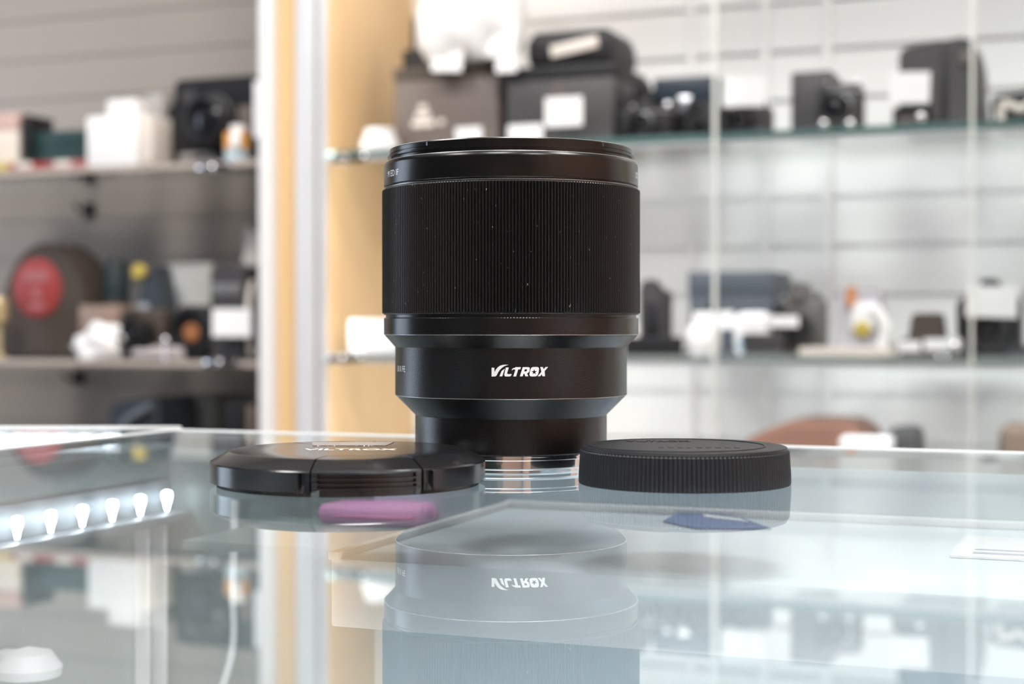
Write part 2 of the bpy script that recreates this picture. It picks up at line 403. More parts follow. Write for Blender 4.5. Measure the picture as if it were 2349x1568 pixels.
# ----------------------------------------------------------------- things on the shelves
ZU, ZL, ZB = 243, 14, -216
LU, LL, LB = 238, 4, -216
def place(name, label, cat, x0, x1, ytop, d, zb, rz=0.0, group=None):
    """a thing on a shelf: left and right edge and top as read from the photo at depth d; returns root, width, height"""
    s0, s1 = s_at(x0, d), s_at(x1, d)
    h = z_at((x0+x1)/2, ytop, d) - zb
    t = thing(name, label, cat, B((s0+s1)/2, d, zb), -PH + R(rz), group)
    return t, s1-s0, h
def price_tag(label, x0, x1, y0, y1, d, zb, tilt=0):
    s0, s1 = s_at(x0, d), s_at(x1, d); px = (x0+x1)/2
    za, zc = z_at(px, y1, d), z_at(px, y0, d)
    t = thing('price_tag', label, 'price tag', B((s0+s1)/2, d, zb), -PH, 'white price tags')
    w_ = (s1-s0)/2
    bm = nb(); bx(bm, -w_, w_, -.4, .4, za-zb, zc-zb, .25, 1)
    bmesh.ops.rotate(bm, verts=bm.verts, cent=(0, 0, (za+zc)/2-zb), matrix=Matrix.Rotation(R(tilt), 3, 'Y'))
    put('card', bm, M['white'], t)
    bm = nb(); bx(bm, -2, 2, .5, 2, 0, za-zb+8, .4, 1); bx(bm, -7, 7, -5, 9, 0, 1.2, .4, 1); put('stand', bm, M['sheet'], t, label='clear stand')
    return t
def camera(t, w_, h, shell, dp=38, hump=True, lens=None, silver=False, grip=True):
    """stills camera facing the front: body, grip, hump, lens, dials"""
    b = h*(.78 if hump else .94)
    bm = nb(); bx(bm, -w_/2, w_/2, 0, dp, 0, b, min(6, b*.1), 3); put('body', bm, shell, t)
    if grip: bm = nb(); bx(bm, -w_/2-1, -w_*.27, -12, 6, 2, b*.95, 5, 3); put('grip', bm, M['cam'], t)
    if hump:
        bm = nb(); prism(bm, [(-w_*.2, b-2), (-w_*.13, h-2), (-w_*.1, h), (w_*.1, h), (w_*.13, h-2), (w_*.2, b-2)], -4, dp*.8, 'xz'); put('viewfinder_hump', bm, shell, t)
    bm = nb(); lathe(bm, [(.5, b-1), (w_*.07, b-1), (w_*.07, b+5), (w_*.06, b+6), (.5, b+6)], 24, (w_*.34, dp*.5, 0)); put('dial', bm, M['alu'] if silver else M['cam'], t)
    bm = nb(); lathe(bm, [(.5, b-1), (w_*.04, b-1), (w_*.04, b+4), (.5, b+4)], 20, (-w_*.36, dp*.3, 0)); put('shutter_button', bm, M['alu'], t)
    lr = lens or b*.29
    bm = nb(); lathe(bm, [(lr, -1), (lr, 14), (lr*.94, 16), (lr*.94, 30), (lr*.86, 33), (lr*.78, 33), (lr*.7, 26), (.5, 26)], 40, (0, 0, b*.47), 'y'); l = put('lens', bm, M['cam'], t)
    bm = nb(); lathe(bm, [(lr*.7, 26), (lr*.5, 28), (lr*.25, 29), (.5, 29.4)], 32, (0, 0, b*.47), 'y'); put('front_glass', bm, M['smoke'], l)
    if silver:
        bm = nb(); lathe(bm, [(lr*1.01, 15), (lr*1.03, 15.2), (lr*1.03, 17), (lr*.9, 17.2)], 40, (0, 0, b*.47), 'y'); put('silver_ring', bm, M['alu'], l)
        bm = nb(); bx(bm, -w_/2-.4, w_/2+.4, -.6, dp+.6, b*.82, b*.86, .3, 1); put('silver_trim', bm, M['alu'], t)
    return t
def ball(label, px, py, d, zb):  # added ball that mirrors the lamps as a blurred highlight dot
    s = s_at(px, d); z = z_at(px, py, d)
    t = thing('glint_ball', label, 'knob', B(s, d, zb), -PH, 'added chrome glint balls on the shelves')
    bm = nb(); lathe(bm, [(5*math.sin(math.pi*k/10)+.1, z-zb-5*math.cos(math.pi*k/10)) for k in range(11)], 20); put('ball', bm, M['chrome'], t)
    if z-zb-4 > 1: bm = nb(); lathe(bm, [(1.5, 0), (1.5, z-zb-4)], 10); put('stem', bm, M['chrome'], t)
def emblem(t, cx, y, z, s, m):
    bm = nb()
    for k in range(3):
        bx(bm, cx-s*(.35+.3*k), cx+s*(.35+.3*k), y-.6, y+.4, z+s*(.55-.62*k), z+s*(1.0-.62*k), .3, 1)
    bx(bm, cx+s*1.25, cx+s*1.8, y-.6, y+.4, z-s*.6, z-s*.2, .3, 1)
    put('printed_emblem', bm, m, t, label='pale printed emblem')
def carton(t, w_, h, dp, m, lid=.82):
    bm = nb(); bx(bm, -w_/2+1, w_/2-1, 1, dp-1, 0, h*lid+2, 1.5); put('tray', bm, m, t)
    bm = nb(); bx(bm, -w_/2, w_/2, 0, dp, h*lid-h*.1, h, 1.8); put('lid', bm, m, t)

# --- upper right shelf
t, w_, h = place('camera_box', 'warm grey camera box behind the lens, nearest the oak divider', 'box', 905, 1143, 150, 70, ZU)
bm = nb(); bx(bm, -w_/2, w_/2, 0, 120, 0, h-14, 1.5); put('tray', bm, M['warmgrey'], t)
bm = nb(); bx(bm, -w_/2-1, w_/2+1, -1, 121, h-16, h, 1.8); put('lid', bm, M['brown'], t, label='darker lid')
emblem(t, -w_*.22, 0, h*.42, 15, M['cream'])
hA = h; SA = s_at(1024, 70)
t, w_, h = place('camera_box', 'black camera box with a white tag in front, below the dark camera pouch', 'box', 1162, 1408, 150, 60, ZU)
bm = nb(); bx(bm, -w_/2, w_/2, 0, 120, 0, h-14, 1.5); put('tray', bm, M['grey'], t)
bm = nb(); bx(bm, -w_/2-1, w_/2+1, -1, 121, h-16, h, 1.8); put('lid', bm, M['cam'], t, label='black lid')
emblem(t, -w_*.02, 0, h*.62, 16, M['warmgrey'])
hB = h
price_tag('white tag standing before the black box above the lens rim', 1250, 1336, 223, 290, 30, ZU)
# things on top of the two boxes
t, w_, h = place('camera_pouch', 'rounded dark pouch with a white script patch on top of the black box', 'pouch', 1205, 1400, 66, 66, ZU+hB)
bm = nb(); soft(bm, -w_/2, w_/2, 0, 100, 0, h*.86, h*.24, 4, .6); put('body', bm, M['cam'], t)
bm = nb(); bx(bm, -w_*.47, w_*.47, 3, 97, h*.5, h, h*.22, 4); put('flap', bm, M['cam'], t)
bm = nb(); bx(bm, -w_*.2, w_*.36, -1.4, .8, h*.3, h*.62, .8, 2)
bmesh.ops.rotate(bm, verts=bm.verts, cent=(0, 0, h*.45), matrix=Matrix.Rotation(R(-9), 3, 'Y')); put('script_patch', bm, M['cream'], t, label='white script patch')
t, w_, h = place('walkie_talkie', 'black handset with a stub aerial lying on the warm grey box', 'handset', 922, 1010, 112, 124, ZU+hA)
bm = nb(); bx(bm, -w_/2, w_/2, 0, 40, 0, h, 4, 3); put('body', bm, M['cam'], t)
bm = nb(); lathe(bm, [(3.2, h-1), (2.6, h+18), (2.2, h+40), (.5, h+42)], 14, (-w_*.38, 20, 0)); put('aerial', bm, M['cam'], t)
bm = nb(); lathe(bm, [(.5, h-1), (6, h-1), (6, h+7), (.5, h+7)], 18, (w_*.2, 20, 0)); put('knob', bm, M['cam'], t)
t, w_, h = place('small_camera', 'small black camera beside the white bag on the warm grey box', 'camera', 1075, 1135, 112, 126, ZU+hA)
camera(t, w_, h, M['cam'], 26)
t, w_, h = place('plastic_bag', 'crumpled white plastic bag hanging over the edges of the two boxes', 'bag', 960, 1196, -90, 62, ZU+hA+1)
bm = nb()
lobes = [(-w_*.18, 20, 45, w_*.34, 38, 60), (w_*.18, 22, 60, w_*.32, 40, 72), (0, 20, 100, w_*.42, 38, 60), (w_*.3, 10, 20, w_*.15, 18, 55)]
for cx, cy, cz, rx, ry, rz_ in lobes:
    r_ = bmesh.ops.create_icosphere(bm, subdivisions=4, radius=1)
    for v in r_['verts']:
        n_ = .04*math.sin(5*v.co.x+4*v.co.z)+.03*math.sin(7*v.co.z+4*v.co.y)
        v.co = Vector((cx+v.co.x*rx*(1+n_), cy+v.co.y*ry*(1+n_)-8, max(0.4, cz+v.co.z*rz_*(1+n_))))
put('sack', bm, M['white'], t)
bm = nb(); bx(bm, -w_*.32, -w_*.02, -14, -12.5, -14, 30, .5, 1); bmesh.ops.rotate(bm, verts=bm.verts, cent=(0, 0, 0), matrix=Matrix.Rotation(R(4), 3, 'Y'))
put('flap', bm, M['white'], t)
bm = nb(); bx(bm, w_*.3, w_*.5, -14, -12.5, -18, 40, .5, 1); put('handle', bm, M['white'], t)

t, w_, h = place('film_camera', 'old black camera just right of the black box, second row', 'camera', 1436, 1494, 182, 84, ZU)
camera(t, w_, h, M['cam'], 40)
t, w_, h = place('camera_case', 'long black camera case behind the glass edge, upper right shelf', 'case', 1498, 1644, 176, 112, ZU)
bm = nb(); bx(bm, -w_/2, w_/2, 0, 60, 0, h*.8, 3); put('base', bm, M['cam'], t)
bm = nb(); bx(bm, -w_/2-.5, w_/2+.5, -1, 61, h*.62, h, 4, 3); put('lid', bm, mat('blue black shell', (.018, .03, .045), .4), t)
bm = nb(); bx(bm, -8, 8, -4, 0, h*.5, h*.72, 1.5); put('clasp', bm, M['alu'], t)
t, w_, h = place('compact_camera', 'low black compact camera in front of the long case', 'camera', 1430, 1540, 240, 30, ZU)
camera(t, w_, h, M['cam'], 30, False, None, True)
t, w_, h = place('small_camera', 'small black camera standing right before the long black case', 'camera', 1548, 1640, 228, 70, ZU)
camera(t, w_, h, M['cam'], 30, True, None)
t, w_, h = place('compact_camera', 'grey compact camera behind the white tag at the middle of the upper right shelf', 'camera', 1655, 1760, 222, 60, ZU)
camera(t, w_, h, M['grey'], 34, True)
price_tag('white tag before the grey compact camera in the middle of the upper right shelf', 1657, 1754, 176, 245, 30, ZU, 2)
t, w_, h = place('grey_block', 'square grey block standing at the left of the silver banded camera', 'accessory', 1813, 1905, 164, 80, ZU)
bm = nb(); bx(bm, -w_/2, w_/2, 0, 60, 0, h, 2.5); put('shell', bm, M['grey'], t)
bm = nb(); bx(bm, -w_*.42, w_*.42, -1, 1, h*.08, h*.9, 1); put('front_panel', bm, M['grey'], t)
t, w_, h = place('rangefinder_camera', 'grey camera with silver bands beside the square grey block', 'camera', 1880, 1972, 184, 50, ZU)
camera(t, w_, h, M['grey'], 36, False, None, True)
ball('added chrome glint ball under the silver banded camera, the left one', 1890, 284, 22, ZU)
ball('added chrome glint ball under the silver banded camera, the right one', 1949, 284, 22, ZU)
t, w_, h = place('sloping_case', 'tall dark grey case with a sloping top on the upper right shelf', 'case', 2060, 2250, 88, 70, ZU)
bm = nb(); prism(bm, [(-w_/2, 0), (-w_/2, h*.86), (-w_*.44, h*.93), (w_*.28, h), (w_*.4, h*.95), (w_*.47, h*.72), (w_/2, 0)], 0, 90, 'xz')
bmesh.ops.bevel(bm, geom=list(bm.edges), offset=2.5, segments=2, affect='EDGES'); put('shell', bm, M['grey'], t)
bm = nb(); bx(bm, w_*.02, w_*.1, -1.2, 1, 4, h*.9, .8); put('seam_band', bm, M['cam'], t)
bm = nb(); lathe(bm, [(.5, -.5), (7, -.5), (7, 2.5), (5, 3.5), (.5, 3.5)], 24, (w_*.32, 0, h*.76), 'y'); put('round_badge', bm, M['warmgrey'], t, label='round pale badge')
price_tag('white tag overlapping the tall dark grey case', 2040, 2132, 166, 238, 28, ZU, 2)
t, w_, h = place('low_accessory', 'low black accessory under the tag of the tall grey case', 'accessory', 2045, 2130, 244, 40, ZU)
bm = nb(); bx(bm, -w_/2, w_/2, 0, 30, 0, h, 4, 3); put('shell', bm, M['cam'], t)
bm = nb(); bx(bm, -w_*.35, w_*.2, -.8, .8, h*.3, h*.55, .4); put('grey_strip', bm, M['warmgrey'], t)
ball('added chrome glint ball on the low accessory under the tall grey case', 2112, 268, 26, ZU)
t, w_, h = place('shoulder_bag', 'black bag with beige straps at the right end of the upper shelf', 'bag', 2272, 2420, 204, 60, ZU)
bm = nb(); soft(bm, -w_/2, w_/2, 0, 80, 0, h*.95, 9, 3, .8); put('body', bm, M['cam'], t)
bm = nb(); tube(bm, spline([(-w_*.35, -3, 4), (-w_*.3, -5, h*.6), (0, -5, h*.45), (w_*.2, -4, h*.8), (w_*.3, 20, h)]), 4); put('strap', bm, M['cream'], t)
t, w_, h = place('white_cup', 'small white cup with cap on the shelf end by the oak divider', 'cup', 815, 893, 292, 25, ZU)
bm = nb(); lathe(bm, [(.5, 0), (w_*.42, 0), (w_*.5, 4), (w_*.5, h*.55), (w_*.44, h*.6), (.5, h*.6)], 32, (0, 20, 0)); put('cup', bm, M['white'], t)
bm = nb(); lathe(bm, [(.5, h*.58), (w_*.36, h*.58), (w_*.4, h*.7), (w_*.4, h*.95), (w_*.34, h), (.5, h)], 32, (0, 20, 0)); put('cap', bm, M['white'], t)
price_tag('low white tag before the warm grey box, above the lens rim', 1045, 1105, 292, 330, 20, ZU)
price_tag('low white tag before the black box, above the lens rim', 1165, 1245, 286, 330, 20, ZU)

# --- lower right shelf
t, w_, h = place('battery_grip', 'tall dark grey battery grip just right of the lens', 'camera grip', 1466, 1524, 638, 60, ZL)
bm = nb(); prism(bm, [(-w_/2, 0), (-w_/2, h*.9), (-w_*.3, h), (w_*.05, h*.96), (w_*.1, h*.86), (w_/2, h*.84), (w_/2, 0)], 0, 34, 'xz')
bmesh.ops.bevel(bm, geom=list(bm.edges), offset=2.5, segments=2, affect='EDGES'); put('shell', bm, M['grey'], t)
bm = nb(); bx(bm, -w_*.3, w_*.3, -1.2, 1, h*.15, h*.7, 1); put('rubber_pad', bm, M['cam'], t)
t, w_, h = place('black_tray', 'flat black tray at the foot of the battery grip', 'tray', 1430, 1566, 772, 20, ZL)
bm = nb(); bx(bm, -w_/2, w_/2, 0, 50, 0, 3, 1); bx(bm, -w_/2, w_/2, 0, 3, 2, h, 1); bx(bm, -w_/2, -w_/2+3, 3, 50, 2, h, 1); put('pan', bm, M['cam'], t)
t, w_, h = place('large_camera_box', 'big blue grey box at the back of the lower right shelf', 'box', 1578, 1772, 622, 120, ZL)
carton(t, w_, h, 100, mat('blue grey card', (.085, .10, .12), .5), .8)
emblem(t, -w_*.2, 0, h*.5, 12, M['cam'])
t, w_, h = place('white_pot', 'round white pot at the front of the lower right shelf', 'pot', 1566, 1642, 742, 20, ZL)
bm = nb(); lathe(bm, [(.5, 0), (w_*.4, 0), (w_*.5, h*.2), (w_*.5, h*.75), (w_*.42, h*.9), (w_*.3, h), (.5, h)], 36, (0, 18, 0)); put('pot', bm, M['white'], t)
price_tag('white tag before the big blue grey box, over the round pot', 1590, 1684, 714, 756, 60, ZL, -2)
t, w_, h = place('tissue_pack', 'white and pale blue pack leaning before the big blue grey box', 'pack', 1682, 1762, 716, 40, ZL)
bm = nb(); soft(bm, -w_/2, w_/2, 0, 22, 0, h, 6, 3, 1.0); put('pack', bm, M['white'], t)
bm = nb(); bx(bm, -w_*.35, w_*.4, -1.4, .6, h*.1, h*.4, .6); put('blue_band', bm, mat('pale blue print', (.45, .6, .75), .5), t)
price_tag('small white tag before the grey brown camera', 1764, 1832, 724, 750, 40, ZL)
t, w_, h = place('bridge_camera', 'grey brown camera beside the big blue grey box', 'camera', 1778, 1882, 648, 88, ZL)
camera(t, w_, h, mat('grey brown shell', (.11, .10, .095), .5), 50, True)
t, w_, h = place('small_box_stack', 'low dark grey box before the grey brown camera', 'box', 1700, 1790, 765, 24, ZL)
carton(t, w_, h, 40, M['grey'], .6)
t, w_, h = place('beige_tray', 'long beige tray at the front edge of the lower right shelf', 'tray', 1832, 2040, 803, 4, ZL)
bm = nb(); bx(bm, -w_/2, w_/2, 0, 70, 0, 4, 1); bx(bm, -w_/2, w_/2, 0, 3, 3, max(h, 9), 1); bx(bm, -w_/2, w_/2, 67, 70, 3, max(h, 9), 1); put('pan', bm, M['cream'], t)
t, w_, h = place('clear_front_pack', 'clear front pack with orange, white and yellow contents on the beige tray', 'pack', 1912, 2028, 662, 20, ZL+4.2)
bm = nb(); prism(bm, [(-w_/2, 0), (-w_*.5, h*.3), (-w_*.42, h), (w_*.34, h), (w_*.5, h*.5), (w_/2, 0)], 4, 40, 'xz'); put('shell', bm, mat('pale lilac plastic', (.5, .49, .53), .4), t)
bm = nb(); lathe(bm, [(.5, 0), (w_*.1, 0), (w_*.1, h*.3), (.5, h*.32)], 20, (-w_*.16, 2, h*.72)); put('orange_cap', bm, mat('dull orange plastic', (.6, .25, .12), .45), t)
bm = nb(); bx(bm, -w_*.16, w_*.34, -1, 4.5, h*.34, h*.78, 2); put('white_panel', bm, M['white'], t)
bm = nb(); lathe(bm, [(.5, -1), (8, -1), (8, 3), (6, 4.5), (.5, 4.5)], 24, (w_*.08, 0, h*.36), 'y'); put('yellow_button', bm, M['yellow'], t)
bm = nb(); tube(bm, spline([(w_*.3, 0, h*.7), (w_*.52, 0, h*.4), (w_*.46, 0, h*.05)]), 6); put('white_handle', bm, M['white'], t)
t, w_, h = place('viewfinder_hood', 'dark brown tapered viewfinder hood on the lower right shelf', 'viewfinder', 2082, 2166, 718, 60, ZL)
bm = nb(); prism(bm, [(-w_/2, h*.38), (-w_*.38, h), (w_*.4, h), (w_/2, h*.38)], 0, 36, 'xz'); bmesh.ops.bevel(bm, geom=list(bm.edges), offset=2, segments=2, affect='EDGES'); put('hood', bm, M['brown'], t)
bm = nb(); bx(bm, -w_*.72, w_*.5, -3, 40, 0, h*.42, 3); put('foot', bm, M['brown'], t)
price_tag('low white tag left of the dark brown viewfinder hood foot', 2062, 2112, 782, 806, 20, ZL)
price_tag('long low white tag before the dark brown viewfinder hood', 2120, 2206, 776, 804, 18, ZL)
ball('added chrome glint ball by the long low tag of the lower right shelf', 2190, 792, 8, ZL)
t, w_, h = place('slr_camera', 'black camera at the right end of the lower shelf with a big white tag', 'camera', 2198, 2342, 640, 70, ZL)
camera(t, w_, h, M['cam'], 46, True)
price_tag('big white tag hanging before the black camera at the right end of the lower shelf', 2216, 2334, 656, 728, 30, ZL, 2)
t, w_, h = place('base_tray', 'low dark tray under the black camera at the right end', 'tray', 2050, 2349, 800, 90, ZL)
bm = nb(); bx(bm, -w_/2, w_/2, 60, 120, 0, 8, 1.5); put('pan', bm, M['cam'], t)
t, w_, h = place('white_card', 'large blank white card at the left end of the lower right shelf', 'card', 800, 908, 732, 24, ZL)
bm = nb(); bx(bm, -w_/2, w_/2, 0, 14, 0, h, 1.5); put('card', bm, M['white'], t)
bm = nb(); bx(bm, -w_/2-1, w_/2+1, -2, 16, 0, 4, 1); put('holder', bm, M['sheet'], t)
t, w_, h = place('white_pot', 'white pot half hidden by the right side of the lens', 'pot', 1415, 1458, 738, 26, ZL)
bm = nb(); lathe(bm, [(.5, 0), (w_*.42, 0), (w_*.5, h*.15), (w_*.44, h*.8), (w_*.3, h), (.5, h)], 30, (0, 16, 0)); put('pot', bm, M['white'], t)

# --- bottom right shelf
t, w_, h = place('leather_case', 'long tan leather case on the bottom right shelf', 'case', 1688, 2002, 965, 60, ZB)
bm = nb(); prism(bm, [(-w_/2, 0), (-w_/2, h*.7), (-w_*.44, h*.87), (-w_*.1, h), (w_*.36, h), (w_*.47, h*.88), (w_/2, h*.7), (w_/2, 0)], 0, 110, 'xz'); bmesh.ops.bevel(bm, geom=list(bm.edges), offset=5, segments=3, affect='EDGES'); put('body', bm, M['tan'], t)
bm = nb(); bx(bm, -w_*.06, w_*.06, -3, 1, h*.2, h*.8, 1.5); put('buckle_strap', bm, M['brown'], t)
t, w_, h = place('white_box', 'white box before the tan leather case', 'box', 1926, 2042, 1004, 20, ZB); carton(t, w_, h, 36, M['white'])
t, w_, h = place('grey_pouch', 'dark grey pouch right of the white box on the bottom shelf', 'pouch', 2036, 2108, 980, 60, ZB)
bm = nb(); soft(bm, -w_/2, w_/2, 0, 50, 0, h, 9, 3, .6); put('body', bm, M['grey'], t); bm = nb(); bx(bm, -w_*.48, w_*.48, -1.5, 20, h*.6, h*.98, 5); put('flap', bm, M['grey'], t)
t, w_, h = place('brown_bag', 'dark brown bag at the right end of the bottom shelf', 'bag', 2290, 2420, 978, 60, ZB)
bm = nb(); soft(bm, -w_/2, w_/2, 0, 80, 0, h, 10, 3, .8); put('body', bm, M['brown'], t); bm = nb(); bx(bm, -w_*.45, w_*.5, -2, 30, h*.5, h+1, 7, 3); put('flap', bm, mat('mid brown leather', (.2, .13, .09), .5), t)

# --- upper left shelf
t, w_, h = place('cream_box', 'cream box with a pinkish top at the left edge of the photo', 'box', -70, 42, 262, 60, LU)
bm = nb(); bx(bm, -w_/2, w_/2, 0, 60, 0, h*.74, 1.5); put('tray', bm, M['cream'], t); bm = nb(); bx(bm, -w_/2-.8, w_/2+.8, -.8, 61, h*.72, h, 1.5); put('lid', bm, mat('pinkish card', (.6, .42, .38), .6), t)
t, w_, h = place('teal_box', 'low dark teal box behind the flat red packs', 'box', 74, 200, 300, 70, LU); carton(t, w_, h, 70, M['teal'], .7)
t, w_, h = place('black_block', 'black battery block between the cream box and the teal box', 'battery', 48, 68, 264, 60, LU)
bm = nb(); bx(bm, -w_/2, w_/2, 0, 50, 0, h, 2.5); put('shell', bm, M['cam'], t); bm = nb(); bx(bm, -w_*.3, w_*.3, -1, .8, h*.1, h*.3, .4); put('contact_plate', bm, M['grey'], t)
for x0, x1, yt, m_, lb in ((-60, 22, 358, 'yellow', 'flat yellow film pack at the left edge of the upper left shelf'),
                           (20, 110, 358, 'red', 'flat red film pack beside the yellow one'),
                           (108, 200, 360, 'rosy', 'flat pale red film pack beside the white box')):
    t, w_, h = place('film_pack', lb, 'film pack', x0, x1, yt, 12, LU, 0, 'flat film packs on the upper left shelf')
    h = max(5, min(h, 11)); bm = nb(); bx(bm, -w_/2+1, w_/2-1, 0, 46, 0, h, 1.2); put('pack', bm, M[m_], t)
    bm = nb(); bx(bm, -w_*.3, w_*.1, -.5, 20, h*.3, h+.3, .2, 1); put('print', bm, M['cream'], t)
t, w_, h = place('white_box', 'white box with a narrower block on top on the upper left shelf', 'box', 199, 345, 226, 14, LU)
bm = nb(); bx(bm, -w_/2, w_*.3, 0, 60, 0, h*.76, 2); put('carton', bm, M['white'], t)
bm = nb(); bx(bm, w_*.3+.5, w_/2, 4, 56, 3, h*.73, 2); put('side_label', bm, M['cream'], t, label='cream side piece')
bm = nb(); bx(bm, -w_*.24, w_*.22, 8, 48, h*.765, h, 2); put('upper_block', bm, M['white'], t)
t, w_, h = place('flash_unit', 'pale grey flash head behind the white box', 'flash', 305, 374, 215, 100, LU)
bm = nb(); bx(bm, -w_*.1, w_*.5, 0, 30, 0, h, 3); put('body', bm, mat('pale grey plastic', (.42, .4, .38), .5), t)
bm = nb(); lathe(bm, [(.5, 0), (13, 0), (13, 20), (11, 24), (.5, 24)], 28, (-w_*.1, 0, h*.76), 'y'); put('lamp_head', bm, M['brown'], t)
t, w_, h = place('medium_format_camera', 'big black camera near the white post on the upper left shelf', 'camera', 382, 592, 178, 60, LU)
bm = nb(); prism(bm, [(-w_/2, 0), (-w_/2, h*.7), (-w_*.42, h*.74), (-w_*.42, h*.96), (-w_*.38, h), (w_*.44, h), (w_*.48, h*.95), (w_/2, h*.6), (w_/2, 0)], 0, 90, 'xz'); bmesh.ops.bevel(bm, geom=list(bm.edges), offset=3, segments=2, affect='EDGES'); put('body', bm, M['cam'], t)
bm = nb(); lathe(bm, [(34, -1), (34, 12), (30, 14), (30, 26), (24, 28), (20, 20), (.5, 20)], 44, (w_*.05, 0, h*.5), 'y'); l = put('lens', bm, M['cam'], t)
bm = nb(); lathe(bm, [(20, 20), (12, 23), (.5, 24)], 30, (w_*.05, 0, h*.5), 'y'); put('front_glass', bm, M['smoke'], l)
bm = nb(); lathe(bm, [(.5, 0), (9, 0), (9, 10), (.5, 10)], 24, (-w_*.2, 0, h*.78), 'y'); put('focus_knob', bm, M['grey'], t)
bm = nb(); bx(bm, -w_*.34, w_*.06, -4, 1, h*.07, h*.17, 1); put('silver_plate', bm, M['alu'], t, label='silver plate')
bm = nb(); bx(bm, w_*.3, w_*.46, -5, 1, h*.1, h*.66, 2.5); put('side_grip', bm, M['warmgrey'], t)
t, w_, h = place('film_canister', 'orange and white canister before the big black camera', 'canister', 503, 556, 286, 8, LU)
bm = nb(); lathe(bm, [(.5, 0), (w_*.42, 0), (w_*.45, 2), (w_*.45, h*.35), (.5, h*.35)], 28, (0, 14, 0)); put('base', bm, mat('pale blue plastic', (.55, .68, .75), .4), t)
bm = nb(); lathe(bm, [(.5, h*.35), (w_*.47, h*.35), (w_*.47, h*.8), (.5, h*.8)], 28, (0, 14, 0)); put('body', bm, M['orange'], t)
bm = nb(); lathe(bm, [(.5, h*.8), (w_*.3, h*.8), (w_*.3, h), (.5, h)], 28, (w_*.1, 12, 0)); put('cap', bm, M['white'], t)
bm = nb(); bx(bm, w_*.02, w_*.42, -2.5, 2, h*.36, h*.78, 1); put('white_label', bm, M['white'], t)
price_tag('tall white tag beside the white post on the upper left shelf', 583, 622, 186, 315, -4, LU)

# --- lower left shelf
t, w_, h = place('round_pouch', 'dark brown domed pouch with a round red patch on the lower left shelf', 'pouch', 0, 204, 556, 70, LL)
bm = nb(); prism(bm, [(-w_/2, 0)] + [(-w_/2*math.cos(math.pi*k/16), h*.35+h*.65*math.sin(math.pi*k/16)) for k in range(17)] + [(w_/2, 0)], 0, 60, 'xz'); bmesh.ops.bevel(bm, geom=list(bm.edges), offset=4, segments=2, affect='EDGES'); put('body', bm, M['brown'], t)
cx, cz = s_at(92, 70)-s_at(106, 70), z_at(92, 660, 70)-LL
rr = (s_at(146, 70)-s_at(36, 70))/2
bm = nb(); lathe(bm, [(.5, -.5), (rr, -.5), (rr, 1.5), (rr-1, 2), (.5, 2)], 48, (cx, 0, cz), 'y'); pt = put('round_patch', bm, M['red'], t, label='round red patch')
bm = nb(); bx(bm, cx-rr*.5, cx+rr*.5, -2.6, -1.9, cz+rr*.2, cz+rr*.6, .3, 1); bx(bm, cx-rr*.3, cx+rr*.34, -2.6, -1.9, cz-rr*.75, cz-rr*.5, .3, 1); bx(bm, cx-rr*.18, cx+rr*.16, -2.6, -1.9, cz-rr*.35, cz+.0, .3, 1); put('pale_print', bm, M['rosy'], pt)
t, w_, h = place('brass_knob', 'brass coloured round knob at the left edge of the lower left shelf', 'knob', -20, 16, 680, 30, LL)
bm = nb(); lathe(bm, [(.5, 0), (10, 0), (10, 3), (4, 6), (4, h*.5), (w_*.5, h*.62), (w_*.5, h*.9), (w_*.3, h), (.5, h)], 28); put('knob', bm, mat('brass', (.65, .55, .33), .35, .6), t)
t, w_, h = place('lens_barrel', 'dark teal lens barrel standing right of the domed pouch', 'lens', 218, 268, 596, 84, LL)
bm = nb(); lathe(bm, [(.5, 0), (w_*.4, 0), (w_*.4, h*.4), (w_*.5, h*.45), (w_*.5, h*.8), (w_*.36, h), (.5, h)], 36, (0, 22, 0)); put('barrel', bm, mat('dark teal plastic', (.02, .035, .04), .4), t)
bm = nb(); lathe(bm, [(w_*.5+.2, h*.5), (w_*.52, h*.5), (w_*.52, h*.6), (w_*.5+.2, h*.6)], 36, (0, 22, 0)); put('ring', bm, M['grey'], t)
t, w_, h = place('leather_box', 'small brown leather box before the dark teal lens', 'box', 182, 272, 700, 40, LL)
bm = nb(); bx(bm, -w_/2, w_/2, 0, 40, 0, h*.5, 2); put('tray', bm, mat('reddish brown leather', (.16, .09, .065), .5), t); bm = nb(); bx(bm, -w_/2-.6, w_/2+.6, -.6, 41, h*.48, h, 2.5); put('lid', bm, mat('pale brown leather', (.28, .2, .16), .5), t)
t, w_, h = place('paper_bundle', 'crumpled white paper bundle at the front of the lower left shelf', 'paper', 158, 268, 746, 4, LL)
bm = nb(); r_ = bmesh.ops.create_icosphere(bm, subdivisions=4, radius=1)
for v in r_['verts']:
    n_ = .12*math.sin(6*v.co.x+3*v.co.z)+.09*math.sin(9*v.co.z+7*v.co.y+2*v.co.x)
    v.co = Vector((v.co.x*w_/2*(1+n_), 16+v.co.y*15*(1+n_), max(0, h*.45+v.co.z*h*.6*(1+n_)+v.co.x*h*.12)))
put('paper', bm, M['white'], t)
t, w_, h = place('light_meter', 'dark light meter with a yellow knob on the lower left shelf', 'light meter', 302, 378, 608, 70, LL)
bm = nb(); prism(bm, [(-w_/2, 0), (-w_*.4, h*.55), (-w_*.1, h*.92), (w_*.3, h), (w_/2, h*.6), (w_/2, 0)], 0, 30, 'xz'); bmesh.ops.bevel(bm, geom=list(bm.edges), offset=2, segments=2, affect='EDGES'); put('body', bm, mat('blue black plastic', (.04, .05, .06), .4), t)
bm = nb(); lathe(bm, [(.5, -1), (9.5, -1), (9.5, 6), (7.5, 8), (.5, 8)], 28, (-w_*.22, 0, h*.93), 'y'); put('yellow_knob', bm, M['yellow'], t, label='yellow knob')
